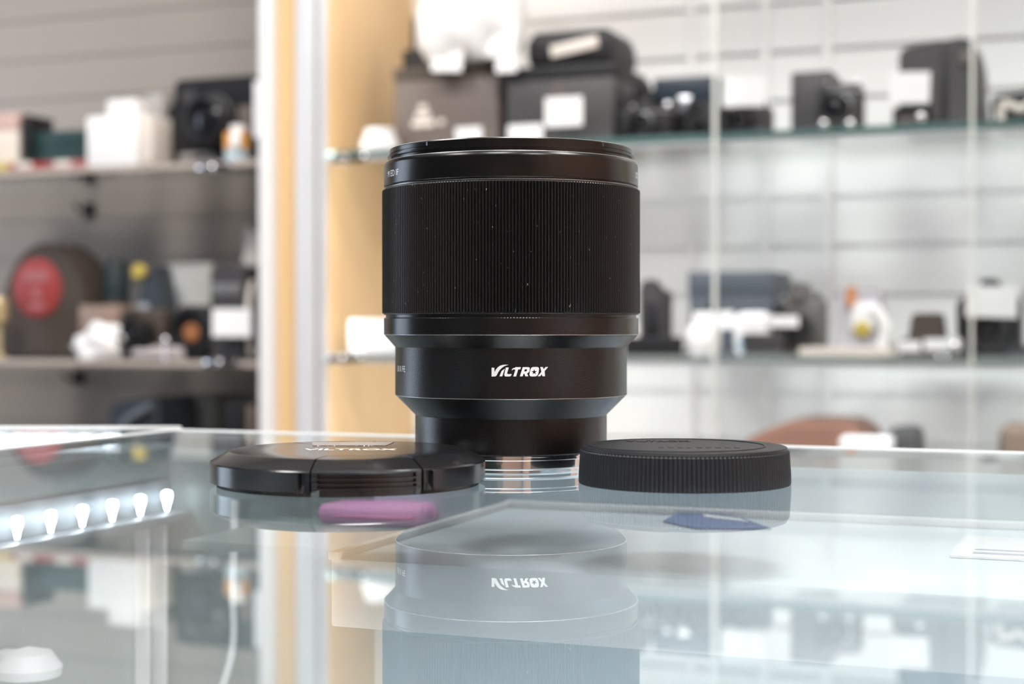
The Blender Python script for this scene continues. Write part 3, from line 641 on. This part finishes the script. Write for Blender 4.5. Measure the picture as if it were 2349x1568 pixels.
bm = nb(); lathe(bm, [(.5, -1), (9, -1), (9, 4), (.5, 4)], 28, (-w_*.12, 0, h*.52), 'y'); put('glass_window', bm, mat('pale lilac glass', (.4, .42, .48), .2), t)
t, w_, h = place('grey_panel_light', 'pale grey square panel at the back of the lower left shelf', 'panel', 378, 484, 604, 120, LL)
bm = nb(); bx(bm, -w_/2, w_/2, 0, 16, 0, h, 4, 3); put('frame', bm, mat('pale grey shell', (.52, .52, .5), .5), t); bm = nb(); bx(bm, -w_*.42, w_*.42, -1.2, .6, h*.1, h*.92, 1); put('face', bm, mat('paler grey face', (.6, .6, .58), .4), t)
t, w_, h = place('folding_camera', 'dark brown folding camera before the light meter', 'camera', 290, 374, 700, 46, LL)
camera(t, w_, h, M['brown'], 28, False)
t, w_, h = place('camera_lens', 'black lens lying with an orange ring, left of the tall grey pouch', 'lens', 378, 484, 696, 46, LL)
lr = min(w_, h)/2
bm = nb(); lathe(bm, [(.5, -30), (lr*.9, -30), (lr, -26), (lr, 4), (lr*.9, 8), (lr*.72, 8), (lr*.6, 0), (.5, 0)], 44, (0, 10, lr), 'y'); put('barrel', bm, M['cam'], t)
bm = nb(); lathe(bm, [(lr*.2, 3), (lr*.34, 3), (lr*.34, 1), (lr*.2, 1)], 30, (0, 10, lr), 'y'); put('orange_ring', bm, mat('burnt orange plastic', (.34, .14, .06), .4), t)
t, w_, h = place('camera_pouch', 'tall dark grey pouch with a white tag, left of the white post', 'pouch', 480, 566, 600, 40, LL)
bm = nb(); prism(bm, [(-w_/2, 0), (-w_/2, h*.94), (-w_*.3, h), (w_*.1, h*.98), (w_*.26, h*.93), (w_/2, h*.96), (w_/2, 0)], 0, 44, 'xz'); bmesh.ops.bevel(bm, geom=list(bm.edges), offset=4, segments=3, affect='EDGES'); put('body', bm, M['grey'], t)
bm = nb(); bx(bm, -w_*.42, w_*.36, -2.2, 1, h*.66, h*.78, 1.2); put('front_band', bm, mat('mid grey rubber', (.16, .16, .165), .5), t)
bm = nb(); tube(bm, spline([(w_*.52, 10, h*.8), (w_*.58, -4, h*.5), (w_*.62, -2, h*.1), (w_*.6, 6, 4)]), 3.2); put('strap', bm, M['cream'], t, label='beige strap')
price_tag('white tag before the tall dark grey pouch on the lower left shelf', 487, 576, 708, 772, 16, LL)
t, w_, h = place('camera_pouch', 'black pouch squeezed between the tall grey pouch and the white post', 'pouch', 574, 622, 602, 76, LL)
bm = nb(); soft(bm, -w_/2, w_/2, 0, 44, 0, h, 10, 4, .5); put('body', bm, M['cam'], t); bm = nb(); bx(bm, -w_*.4, w_*.4, -2, 10, h*.7, h*.98, 5, 3); put('flap', bm, M['cam'], t)
t, w_, h = place('plastic_bag', 'crumpled whitish bag on the back of the lower left shelf, above the grey pouch', 'bag', 525, 618, 512, 128, LL)
bm = nb(); r_ = bmesh.ops.create_icosphere(bm, subdivisions=4, radius=1)
for v in r_['verts']:
    n_ = .08*math.sin(6*v.co.x+5*v.co.z)+.07*math.sin(11*v.co.z+4*v.co.y)
    v.co = Vector((v.co.x*w_/2*(1+n_), 26+v.co.y*24*(1+n_), max(0, h*.5+v.co.z*h*.5*(1+n_))))
put('sack', bm, mat('cloudy plastic', (.66, .64, .62), .5), t)
t, w_, h = place('cable_coil', 'flat coil of pale cable on the lower left shelf', 'cable', 274, 396, 772, 6, LL)
bm = nb(); tube(bm, [((w_*.5-2.5-.6*k/24)*math.cos(2*math.pi*k/24), 24+18*math.sin(2*math.pi*k/24), 2.4+4.9*(k/24)) for k in range(0, 60)], 2.3, 8); tag(t, t['label'], 'cable'); put('coil', bm, mat('pale pink rubber', (.62, .56, .56), .5), t)
ball('added chrome glint ball at the front of the lower left shelf', 380, 780, -2 + 8, LL)
# --- bottom left shelf
t, w_, h = place('camera_bag', 'black and blue bag with a sloping top on the bottom left shelf', 'bag', 246, 360, 908, 26, LB)
bm = nb(); prism(bm, [(-w_/2, 0), (-w_/2, h*.94), (-w_*.1, h*.97), (w_/2, h), (w_/2, 0)], 0, 90, 'xz'); bmesh.ops.bevel(bm, geom=list(bm.edges), offset=6, segments=3, affect='EDGES'); put('body', bm, mat('blue black nylon', (.025, .032, .045), .55), t)
bm = nb(); tube(bm, spline([(-w_*.4, -4, h*.55), (-w_*.1, -6, h*.8), (w_*.4, -4, h*.93)]), 6); put('strap', bm, mat('slate webbing', (.10, .12, .14), .6), t)
t, w_, h = place('grey_case', 'slate grey case between the two black bags on the bottom left shelf', 'case', 412, 496, 905, 124, LB); carton(t, w_, h, 80, mat('slate plastic', (.13, .15, .155), .45), .7)
t, w_, h = place('black_bag', 'black bag beside the white post on the bottom left shelf', 'bag', 506, 622, 912, 60, LB)
bm = nb(); soft(bm, -w_/2, w_/2, 0, 70, 0, h, 10, 3, .6); put('body', bm, M['cam'], t)
bm = nb(); bx(bm, w_*.05, w_*.2, -4, 2, 0, h*.95, 1.5); put('brown_strap', bm, mat('brown webbing', (.2, .14, .11), .6), t)
# dark wall hooks on the left slatwall
for px, py, lb in ((212, 418, 'the upper one'), (202, 484, 'the middle one'), (176, 868, 'the lowest one')):
    s = s_at(px, D1-6); z = z_at(px, py, D1-6)
    t = thing('wall_hook', 'small dark hook on the left slatwall, %s' % lb, 'hook', B(s, D1-.5, z), -PH, 'hooks on the left slatwall')
    bm = nb(); bx(bm, -9, 9, -4, 0, -8, 12, 1); put('plate', bm, M['cam'], t)
    bm = nb(); tube(bm, spline([(0, -3, 2), (0, -24, 0), (0, -34, 8)]), 2.5); put('prong', bm, M['cam'], t)

# ================================================================= COUNTER
TH = R(21); CX, CY = -142.0, 663.7      # far left corner of the counter's glass
def K(u, v, z): return W(CX + math.cos(TH)*u - math.sin(TH)*v, CY - math.sin(TH)*u - math.cos(TH)*v, z)
LEN, WID = 1500.0, 900.0
ctr = thing('glass_counter', 'glass display counter with lit case under its clear top, carrying the lens', 'counter', K(0, 0, FL), -TH - math.pi)
# local axes of the counter: x runs back to the corner's left, so build with u -> -x, v -> +y
def cbx(bm, u0, u1, v0, v1, z0, z1, bev=0): return bx(bm, -u1, -u0, v0, v1, z0-FL, z1-FL, bev)
bm = nb(); cbx(bm, 0, LEN, 0, WID, -6, 0); put('glass_top', bm, M['glass'], ctr, False)
bm = nb(); cbx(bm, -3, LEN, -5, -.2, -3, .35, .3); cbx(bm, -3, -.2, -.1, WID, -3, .3, .3); put('edge_trim', bm, M['trim'], ctr, label='white edge trim')
bm = nb(); cbx(bm, 100, LEN, 9, 14, -520, -6.5); put('back_panel', bm, M['casegrey'], ctr, False)
bm = nb(); cbx(bm, 3, 99.8, 9, 14, -520, -6.5); put('back_corner_panel', bm, M['casedark'], ctr, False)
bm = nb(); cbx(bm, 2, 6, 14.2, WID-2, -520, -6.5); put('side_panel', bm, M['casedark'], ctr, False)
bm = nb(); cbx(bm, LEN-6, LEN-2, 14.2, WID-2, -520, -6.5); put('side_panel', bm, M['casegrey'], ctr, False)
bm = nb(); cbx(bm, 2, LEN-2, WID-1.8, WID+3, -520, -6.5); put('front_panel', bm, M['sheet'], ctr, False)
bm = nb(); cbx(bm, 6.2, LEN-6.2, 14.3, WID-2, -330, -322); put('case_deck', bm, M['white_metal'], ctr, False)
bm = nb(); cbx(bm, 0, LEN, 0, WID, FL+60, -521); cbx(bm, 30, LEN-30, 30, WID-30, FL, FL+60); put('plinth', bm, M['wood'], ctr, False)
bm = nb(); cbx(bm, 6.4, 12, 24, 26.5, -320, -36); cbx(bm, 6.4, 12, 36, 38.4, -320, -36); put('corner_rail', bm, M['white_metal'], ctr, False)
# LED rail under the left edge
bm = nb(); cbx(bm, 6.3, 17, 15, WID-4, -35.5, -31.5, 1.2); cbx(bm, 6.3, 7.4, 15, WID-4, -31.4, -19, .3); rail = put('led_rail', bm, mat('grey rail', (.26, .29, .31), .45, .2, .5), ctr, label='silver light rail')
def led_mesh():
    b = nb(); lathe(b, [(.1, -5.2), (.8, -5.0), (1.2, -2.8), (1.9, -.6), (2.2, 1.0), (1.8, 2.6), (.1, 3.1)], 16); return b
first = None
for k in range(44):
    v = 24 + k*18.6
    if v > WID-30: break
    if first is None:
        first = put('led_bulb', led_mesh(), M['led'], rail, label='bright white light point'); o = first
    else:
        o = first.copy(); C.objects.link(o); o.parent = rail
    o.location = (-.012, v*.001, (-25.5-FL)*.001)
def case_fill(name, u, v, z, sx, sy, power, tilt):
    a = area(name, K(u, v, z), sx, sy, power, (0, 0, -1), (.88, .95, 1))
    a.rotation_euler = (Matrix.Rotation(-TH, 4, 'Z') @ Matrix.Rotation(tilt, 4, 'Y')).to_euler()
    return a
case_fill('case_fill', LEN-20, 430, -26, .02, .8, 6, R(-80))  # added fill at the right end, no fitting around it
bm = nb(); cbx(bm, 30, LEN-30, WID-24, WID-6, -34, -12, 2); put('added_light_housing', bm, M['white_metal'], ctr)  # added light behind the viewer, unseen, to brighten the case inside
bm = nb(); cbx(bm, 34, LEN-34, WID-22, WID-8, -36, -34.2, .5); put('added_light_diffuser', bm, M['strip'], ctr)
fl = area('case_fill', K(LEN/2, WID-15, -37), 1.4, .012, 24, (0, 0, -1), (.84, .94, 1)); fl.rotation_euler = (0, 0, -TH)  # fill light of the added front fitting
# white ledge in the case along the back
UL = 156
bm = nb(); cbx(bm, UL, LEN-8, 14.5, 158, -44, -24, .8); put('inner_ledge', bm, mat('bluish white ledge', (.72, .78, .82), .35), ctr, label='white ledge inside the case')
bm = nb(); cbx(bm, UL-.6, UL+3, 14.5, 158.6, -24.5, -22, .4); cbx(bm, UL, LEN-8, 14.5, 20, -23.9, -21.5, .4); put('ledge_lip', bm, M['white_metal'], ctr)
bm = nb(); cbx(bm, 62, UL-1, 14.5, 90, -35, -32); put('inner_shelf', bm, M['casedark'], ctr, False)
# cable hanging in the case corner
bm = nb(); tube(bm, [(-p.x, p.y, p.z-FL) for p in spline([(40, 18, -26), (40, 20, -60), (41, 24, -90), (30, 40, -130), (10, 70, -170), (30, 120, -200)])], 1.6); put('cable', bm, M['white_metal'], ctr, label='white cable')
bm = nb(); lathe(bm, [(.5, 0), (11, 0), (11.5, 3), (8, 8), (.5, 10)], 36, (-19, 120, -77-FL)); bx(bm, -12, -6.2, 116, 124, -75-FL, -69-FL, 1); put('puck_lamp', bm, M['white_metal'], ctr, label='round white puck')

# things inside the case
t = thing('pink_pouch', 'pink pouch lying in the glass case, seen below the lens cap', 'pouch', W(-50, 604, -31.9), R(-18))
bm = nb(); soft(bm, -23, 20, -10, 10, 0, 8, 3.5, 3, .3); put('body', bm, M['pink'], t)
bm = nb(); bx(bm, -15, 15, -10.6, -9, 3.2, 4.0, .3, 1); bx(bm, 15, 17, -11, -9, 2.6, 4.6, .4); put('zip', bm, mat('rose zip', (.75, .2, .45), .5), t)
t = thing('folded_leaflet', 'blue folded leaflet on the white ledge in the case, below the rear cap', 'leaflet', W(72, 545, -23.8), R(-14))
bm = nb(); prism(bm, [(-17, 26), (6, 10), (19, -18), (-6, -22), (-19, -6)], 0, .5); put('cover', bm, M['blue'], t)
bm = nb(); prism(bm, [(-8, 14), (6, 4), (10, -4), (-6, 6)], .5, .9); put('printed_band', bm, M['white'], t)
t = thing('paper_sheet', 'thin white sheet lying on the case ledge right of the blue leaflet', 'paper', W(170, 470, -23.8), R(-21))
bm = nb(); bx(bm, -36, 36, -24, 24, 0, .6); put('sheet', bm, M['white'], t); bm = nb(); bx(bm, -30, 20, -18, -15, .6, .8); bx(bm, -30, 30, -10, -8, .6, .8); put('printed_band', bm, mat('grey print', (.4, .4, .5), .6), t)

# ---- the neighbouring counter on the left
nc = thing('glass_counter', 'second glass counter joining on the left, its light bar glowing under the far edge', 'counter', W(-520, 684, FL))
tri = [(-760+520, 684-684), (-152+520, 0), (-152.5+520-.384*600*1.0, -600*1.0), (-760+520, -600)]
# outline in local mm, right side runs parallel to the main counter's edge
def edge_x(y):     # main counter's left edge at world y, minus a small gap
    return CX - (CY - y)*math.tan(TH) - 7
pl = [(-800+520, -14), (edge_x(670)+520-2, -14), (edge_x(100)+520, -584), (-800+520, -584)]
bm = nb(); prism(bm, pl, -6-FL, 0-FL); put('glass_top', bm, M['glass'], nc, False)
bm = nb(); bx(bm, -280, edge_x(684)+520-3, .2, 5, -3-FL, .3-FL, .3); put('edge_trim', bm, M['trim'], nc)
pin_ = [(-796+520, -4), (edge_x(680)+520-6, -4), (edge_x(104)+520-4, -580), (-796+520, -580)]
bm = nb(); prism(bm, pin_, 0, -330-FL); put('plinth', bm, M['wood'], nc, False)
bm = nb()
q = [(-796+520, -2), (edge_x(682)+520-6, -2)]
bx(bm, q[0][0], q[1][0], -3, -1, -330-FL, -6.5-FL); put('back_panel', bm, M['casegrey'], nc, False)
bm = nb(); bx(bm, -270, edge_x(676)+520-24, -11, -5, -10-FL, -1.2-FL, .6); rail = put('light_bar', bm, M['strip'], nc, label='glowing light bar')
one = None
for k in range(36):
    if one is None:
        b = nb(); bx(b, -2.2, 2.2, -1.6, 1.6, -1.6, 1.6, .5); one = put('led_bulb', b, M['led'], rail); o = one
    else: o = one.copy(); C.objects.link(o); o.parent = rail
    o.location = ((edge_x(676)+520-28-k*9.5)*.001, -.0125, (-5-FL)*.001)

# ================================================================= THE CAMERA LENS
lens = thing('camera_lens', 'black portrait lens standing on its chrome mount, front up, on the glass counter', 'lens', W(-.3, 491.6, 0))
# chrome bayonet mount
bm = nb(); lathe(bm, [(22, 0), (26.3, 0), (26.6, .3), (26.6, 1.1), (27.6, 1.3), (28.2, 1.7), (28.2, 4.0), (28.7, 4.2), (28.7, 5.0), (29.2, 5.1), (29.2, 5.45), (22, 5.45), (21.6, 3)], 160); put('mount_ring', bm, M['chrome'], lens, label='chrome mount ring')
# rear neck + cones + ring
bm = nb(); lathe(bm, [(22, 5.5), (29.4, 5.5), (29.8, 5.9), (29.8, 16.3), (29.9, 16.45), (35.75, 22.35), (28, 22.35)], 200); put('rear_neck', bm, M['anod'], lens)
bm = nb(); lathe(bm, [(29, 22.4), (35.75, 22.4), (36.0, 22.7), (36.0, 37.3), (36.1, 37.4), (39.25, 40.95), (30, 41)], 200); put('rear_ring', bm, M['anod'], lens)
bm = nb(); lathe(bm, [(30, 41.05), (39.3, 41.05), (39.5, 41.3), (39.5, 46.0), (39.3, 46.25), (38.9, 46.3), (38.9, 47.1), (30, 47.1)], 200); put('middle_ring', bm, M['anod_smooth'], lens)
# worn edges
bm = nb()
for r_, z_, a in ((36.0, 22.5, .14), (39.5, 41.12, .13)):
    b2 = nb(); lathe(b2, [(r_-.5, z_-a), (r_+.015, z_-a*.3), (r_+.03, z_), (r_+.015, z_+a*.4), (r_-.5, z_+a)], 200)
    me = bpy.data.meshes.new('x'); b2.to_mesh(me); b2.free(); bm.from_mesh(me); bpy.data.meshes.remove(me)
put('worn_edge', bm, M['edge'], lens, label='worn bright edge')
# ribbed focus ring
NT = 262; ph = [0, .32, .85, 1, 1, .85, .32, 0]
ph = [0, .55, 1, 1, .55]
def ribf(r, z, i):
    return r - (1-ph[i % 5])*(.5 if 47.7 < z < 85.3 else .0)*1.0
bm = nb(); lathe(bm, [(38.8, 47.15), (39.45, 47.2), (39.5, 47.5), (40.0, 47.72), (40.02, 48.6), (40.02, 66), (40.02, 84.6), (40.0, 85.28), (39.35, 85.6), (39.3, 85.85), (38.6, 85.9)], NT*5, rib=ribf)
put('focus_ring', bm, M['rubber'], lens, ang=28)
bm = nb()
lathe(bm, [(38.7, 85.95), (39.36, 85.95), (39.37, 86.05), (38.7, 86.1)], 200); put('ring_gap_lip', bm, M['edge'], lens)
bm = nb(); lathe(bm, [(38.4, 86.1), (38.6, 86.1), (38.6, 86.45), (39.2, 86.5), (39.4, 86.7), (39.4, 92.6), (39.2, 93.4), (38.8, 94.0), (38.5, 94.12), (36.0, 94.15), (35.6, 90)], 200); put('front_ring', bm, M['anod_smooth'], lens)
bm = nb(); lathe(bm, [(37.5, 94.05), (38.58, 94.05), (38.72, 93.98), (38.75, 94.08), (38.6, 94.2), (37.5, 94.2)], 200); put('worn_edge', bm, M['edge'], lens, label='worn bright edge')
# bayonet collar with hood slots at both sides
N3 = 360
def inseg(i, lo, hi): a = (i*360/N3+180) % 360-180; return lo <= a <= hi
def collar(r, z, i):
    front = inseg(i, -40, 45.5) or inseg(i, 140, 180) or inseg(i, -180, -135)
    if r < 36.5: return r
    return max(r, 38.0) if front and z < 97.9 else (37.75 if front else r)
bm = nb(); lathe(bm, [(35.5, 94.2), (37.2, 94.2), (37.2, 95.3), (38.25, 95.32), (38.3, 95.7), (38.25, 96.0), (37.5, 96.02), (37.35, 96.1), (37.35, 96.5), (37.7, 96.55), (37.7, 97.7), (37.45, 98.0), (36.3, 98.0), (36.2, 96.8), (35.2, 96.6), (34.8, 90)], N3, rib=collar)
put('bayonet_collar', bm, M['anod_smooth'], lens, ang=25)
bm = nb()
for i in range(0, 1): lathe(bm, [(36.35, 98.0), (37.48, 98.0), (37.6, 97.95), (37.62, 98.04), (37.45, 98.12), (36.35, 98.12)], 200)
put('rim_edge', bm, M['edge'], lens, label='bright worn rim')
bm = nb(); lathe(bm, [(35.1, 90), (30, 84), (27, 83), (.2, 83)][::-1] if False else [(.2, 80), (35.4, 80), (35.4, 90), (31, 88), (27.5, 86), (.2, 86)], 100); put('inner_barrel', bm, M['dark'], lens)
bm = nb(); lathe(bm, [(.2, 86.1), (27.2, 86.1), (26, 86.9), (20, 88.6), (12, 89.8), (5, 90.3), (.2, 90.4)], 80); put('front_glass', bm, M['smoke'], lens)

# printed name on the rear ring
Q = 1/9.79*455.6/3620     # one unit of the traced lettering in mm
def lp(pts): return [((x-1105)*Q, -(y-515)*Q) for x, y in pts]
star = [(1425+(66 if k % 2 == 0 else 26)*math.sin(math.pi*k/5), 516-(66 if k % 2 == 0 else 26)*math.cos(math.pi*k/5)) for k in range(10)]
glyphs = [
    [[(462, 418), (525, 418), (528, 520), (560, 460), (600, 412), (640, 382), (680, 364), (720, 354), (760, 350), (845, 352), (800, 366), (750, 384), (700, 418), (650, 465), (610, 525), (580, 585), (562, 607), (535, 616), (462, 617)]],
    [[(690, 490), (760, 440), (705, 612), (640, 612)]],
    [[(785, 412), (852, 412), (815, 535), (818, 552), (835, 562), (918, 560), (900, 600), (870, 615), (775, 615), (752, 595), (750, 560)]],
    [[(1000, 405), (1125, 405), (1108, 455), (1062, 455), (1015, 614), (952, 614), (1000, 462), (965, 455), (940, 462), (920, 482), (920, 455), (945, 428), (985, 422)]],
    [[(1165, 405), (1290, 405), (1318, 415), (1325, 440), (1315, 500), (1290, 532), (1262, 545), (1290, 612), (1225, 612), (1200, 552), (1182, 552), (1162, 612), (1100, 612)], [(1212, 452), (1252, 452), (1262, 465), (1255, 490), (1240, 502), (1198, 502)]],
    [[(1400, 403), (1490, 401), (1522, 412), (1538, 440), (1532, 500), (1515, 565), (1490, 600), (1455, 615), (1355, 615), (1325, 600), (1316, 570), (1330, 490), (1350, 435), (1370, 412)], star],
    [[(1565, 405), (1625, 405), (1645, 455), (1690, 405), (1750, 405), (1668, 495), (1675, 612), (1615, 612), (1602, 565), (1565, 612), (1505, 612), (1592, 515)]],
]
bm = nb()
for g in glyphs: fill(bm, [lp(l) for l in g])
thicken(bm, .03); wrap(bm, 36.0, R(4.2), 30.45)
put('maker_name', bm, M['paint'], lens, False, label='white printed name')
def ring_text(name, s, size, rad, a_end, z, m=M['paint'], end='right'):
    bm = text_bm(s, size, 0, -.02); xs = [v.co.x for v in bm.verts]
    sh = -max(xs) if end == 'right' else -min(xs)
    for v in bm.verts: v.co.x = (v.co.x+sh)*1.02
    for v in bm.verts: v.co.z = .03
    wrap(bm, rad, R(a_end), z); return put(name, bm, m, lens, False)
ring_text('marking', 'M ED IF', 2.7, 39.4, -58.3, 89.6)
ring_text('marking', '1.8 II FE', 2.6, 36.0, -62.3, 30.7)
ring_text('marking', '\u00d872', 2.7, 39.4, 74.5, 89.6, end='left')

# ================================================================= LENS CAP
cap = thing('pinch_lens_cap', 'round black pinch lens cap lying flat in front of the lens, left side', 'lens cap', W(-45.4, 438.4, 0))
ZT = 9.5; AC = 13.4
NC = 464
def ang(i): return (i*360/NC+180) % 360-180
def rel(i):
    a = ang(i)-AC; a = (a+180) % 360-180
    return a if abs(a) < 90 else ((a-180+180) % 360-180)
def zone(i): return abs(rel(i)) <= 22.4
def slot(i): return 24.6 <= abs(rel(i)) <= 27.2
bm = nb(); rings = []
for i in range(NC):
    a = math.radians(i*360/NC); zz = zone(i); sl = slot(i)
    rs = 21.5/math.cos(math.radians(rel(i))) if zz else 21.5
    tooth = .28 if i % 2 else 0
    if zz: pr = [(.3, ZT), (rs, ZT), (rs, ZT-.9), (31.5, ZT-.9), (36.6, 6.2), (36.6, 5), (36.6, 3), (36.6, 1.3), (34.8, 1.2), (34.8, 0), (.3, 0)]
    else:
        q_ = 36.6 if sl else 38
        pr = [(.3, ZT), (rs, ZT), (rs+.1, ZT), (32.3, ZT), (33.2, ZT-.2), (37.8, 6.7), (38, 6.3), (q_, 6.0), (q_, 3.0), (38, 1.25), (36.2-tooth, 1.2)]
        pr = [(.3, ZT), (rs, ZT), (32.3, ZT), (33.2, ZT-.2), (37.75, 6.75), (38, 6.35), (q_, 6.0), (q_, 3.0), (38, 1.25), (36.2-tooth, 1.2), (36.2-tooth, 0)]
    rings.append([bm.verts.new((r_*math.sin(a), -r_*math.cos(a), z_)) for r_, z_ in pr])
for i in range(NC):
    A, D = rings[i], rings[(i+1) % NC]
    for k in range(10): bm.faces.new((A[k], D[k], D[k+1], A[k+1]))
bm.faces.new([r_[0] for r_ in rings]); bm.faces.new([r_[-1] for r_ in reversed(rings)])
bmesh.ops.recalc_face_normals(bm, faces=bm.faces)
put('cap_disc', bm, M['plastic'], cap, ang=24)
for side, base in (('front', AC), ('back', AC+180)):
    bm = nb(); cols = []; n_ = 60
    for k in range(n_+1):
        a_ = -21.9 + 43.8*k/n_; a = math.radians(base+a_); rs = 21.9/math.cos(math.radians(a_)) if True else 0
        g = 1.0 if abs(a_) < 19 else 0.0
        rb = 38.0-.9*g
        pr = [(rs, ZT-.85), (rs, ZT), (32.3, ZT), (33.2, ZT-.2), (37.8, 6.9), (38.1, 6.5), (38.05, 6.1), (rb, 5.8), (rb, 5.0), (38.05, 4.9), (38.05, 4.5), (rb, 4.4), (rb, 3.7), (38.05, 3.6), (38.05, 3.2), (rb, 3.1), (rb, 2.5), (38.05, 2.4), (38.05, 2.0), (38.05-.5*g, 1.9), (37.6, .25), (36.7, .2)]
        cols.append([bm.verts.new((r_*math.sin(a), -r_*math.cos(a), z_)) for r_, z_ in pr])
    m_ = len(cols[0])
    for A, D in zip(cols, cols[1:]):
        for k in range(m_-1): bm.faces.new((A[k], D[k], D[k+1], A[k+1]))
    bm.faces.new(cols[0]); bm.faces.new(list(reversed(cols[-1])))
    bmesh.ops.recalc_face_normals(bm, faces=bm.faces)
    put('pinch_clip', bm, M['plastic'], cap, ang=24)
bm = nb(); prism(bm, [(-13.5, 25.5), (-11.5, 12.0), (9.4, 12.6), (10.6, 26)], ZT-.02, ZT+.12); 
bmesh.ops.translate(bm, verts=bm.verts, vec=(0, 0, 0)); put('glitter_inlay', bm, mat('glittering foil', (.5, .5, .52), .25, .9, .5, .5, 900, 1.0, 1400), cap, False, label='silver black glitter inlay')
bm = text_bm('VILTROX', 6.6, 0, .12)
xs = [v.co.x for v in bm.verts]; kx = 26.0/(max(xs)-min(xs))
for v in bm.verts: v.co = Vector((v.co.x*kx+.6, v.co.y*1.1-1.5, ZT+.05))
put('cap_lettering', bm, M['gold'], cap, False, label='pale printed name')

# ================================================================= REAR CAP
rc = thing('rear_lens_cap', 'round black ribbed rear cap lying flat right of the lens', 'rear cap', W(48.1, 440.5, 0))
def rib2(r, z, i):
    return r - (.34 if (i % 4) in (0,) else (.08 if (i % 4) in (1, 3) else 0))*(1 if 0.2 < z < 9.35 and r > 28 else 0)
bm = nb(); lathe(bm, [(26, 0), (29.3, 0), (29.5, .3), (29.45, 3), (29.05, 9.0), (28.7, 9.3), (28.6, 9.5), (28.3, 10.2), (27.6, 10.45), (25.5, 10.45), (.3, 10.45)][0:10] + [(24.9, 10.4), (.3, 10.4)], 148*4, rib=rib2)
put('ribbed_body', bm, M['matte_plastic'], rc, ang=30)
bm = nb(); lathe(bm, [(24.15, 10.3), (24.3, 10.62), (24.6, 10.66), (24.75, 10.6), (24.8, 10.3)], 120, (-2.2, 0, 0)); put('raised_circle', bm, M['matte_plastic'], rc)
bm = text_bm('VILTROX', 5.0, .04, .05)
for v in bm.verts: v.co = Vector((v.co.x*.9-6, v.co.y*1.3+15, 10.5+v.co.z))
put('raised_lettering', bm, M['matte_plastic'], rc, False)
bm = nb()
for k in range(9): bx(bm, -8+2.6*k, -8+2.6*k+1.5, -9.5, -7.2, 10.38, 10.58, .1, 1)
put('raised_marks', bm, M['matte_plastic'], rc)
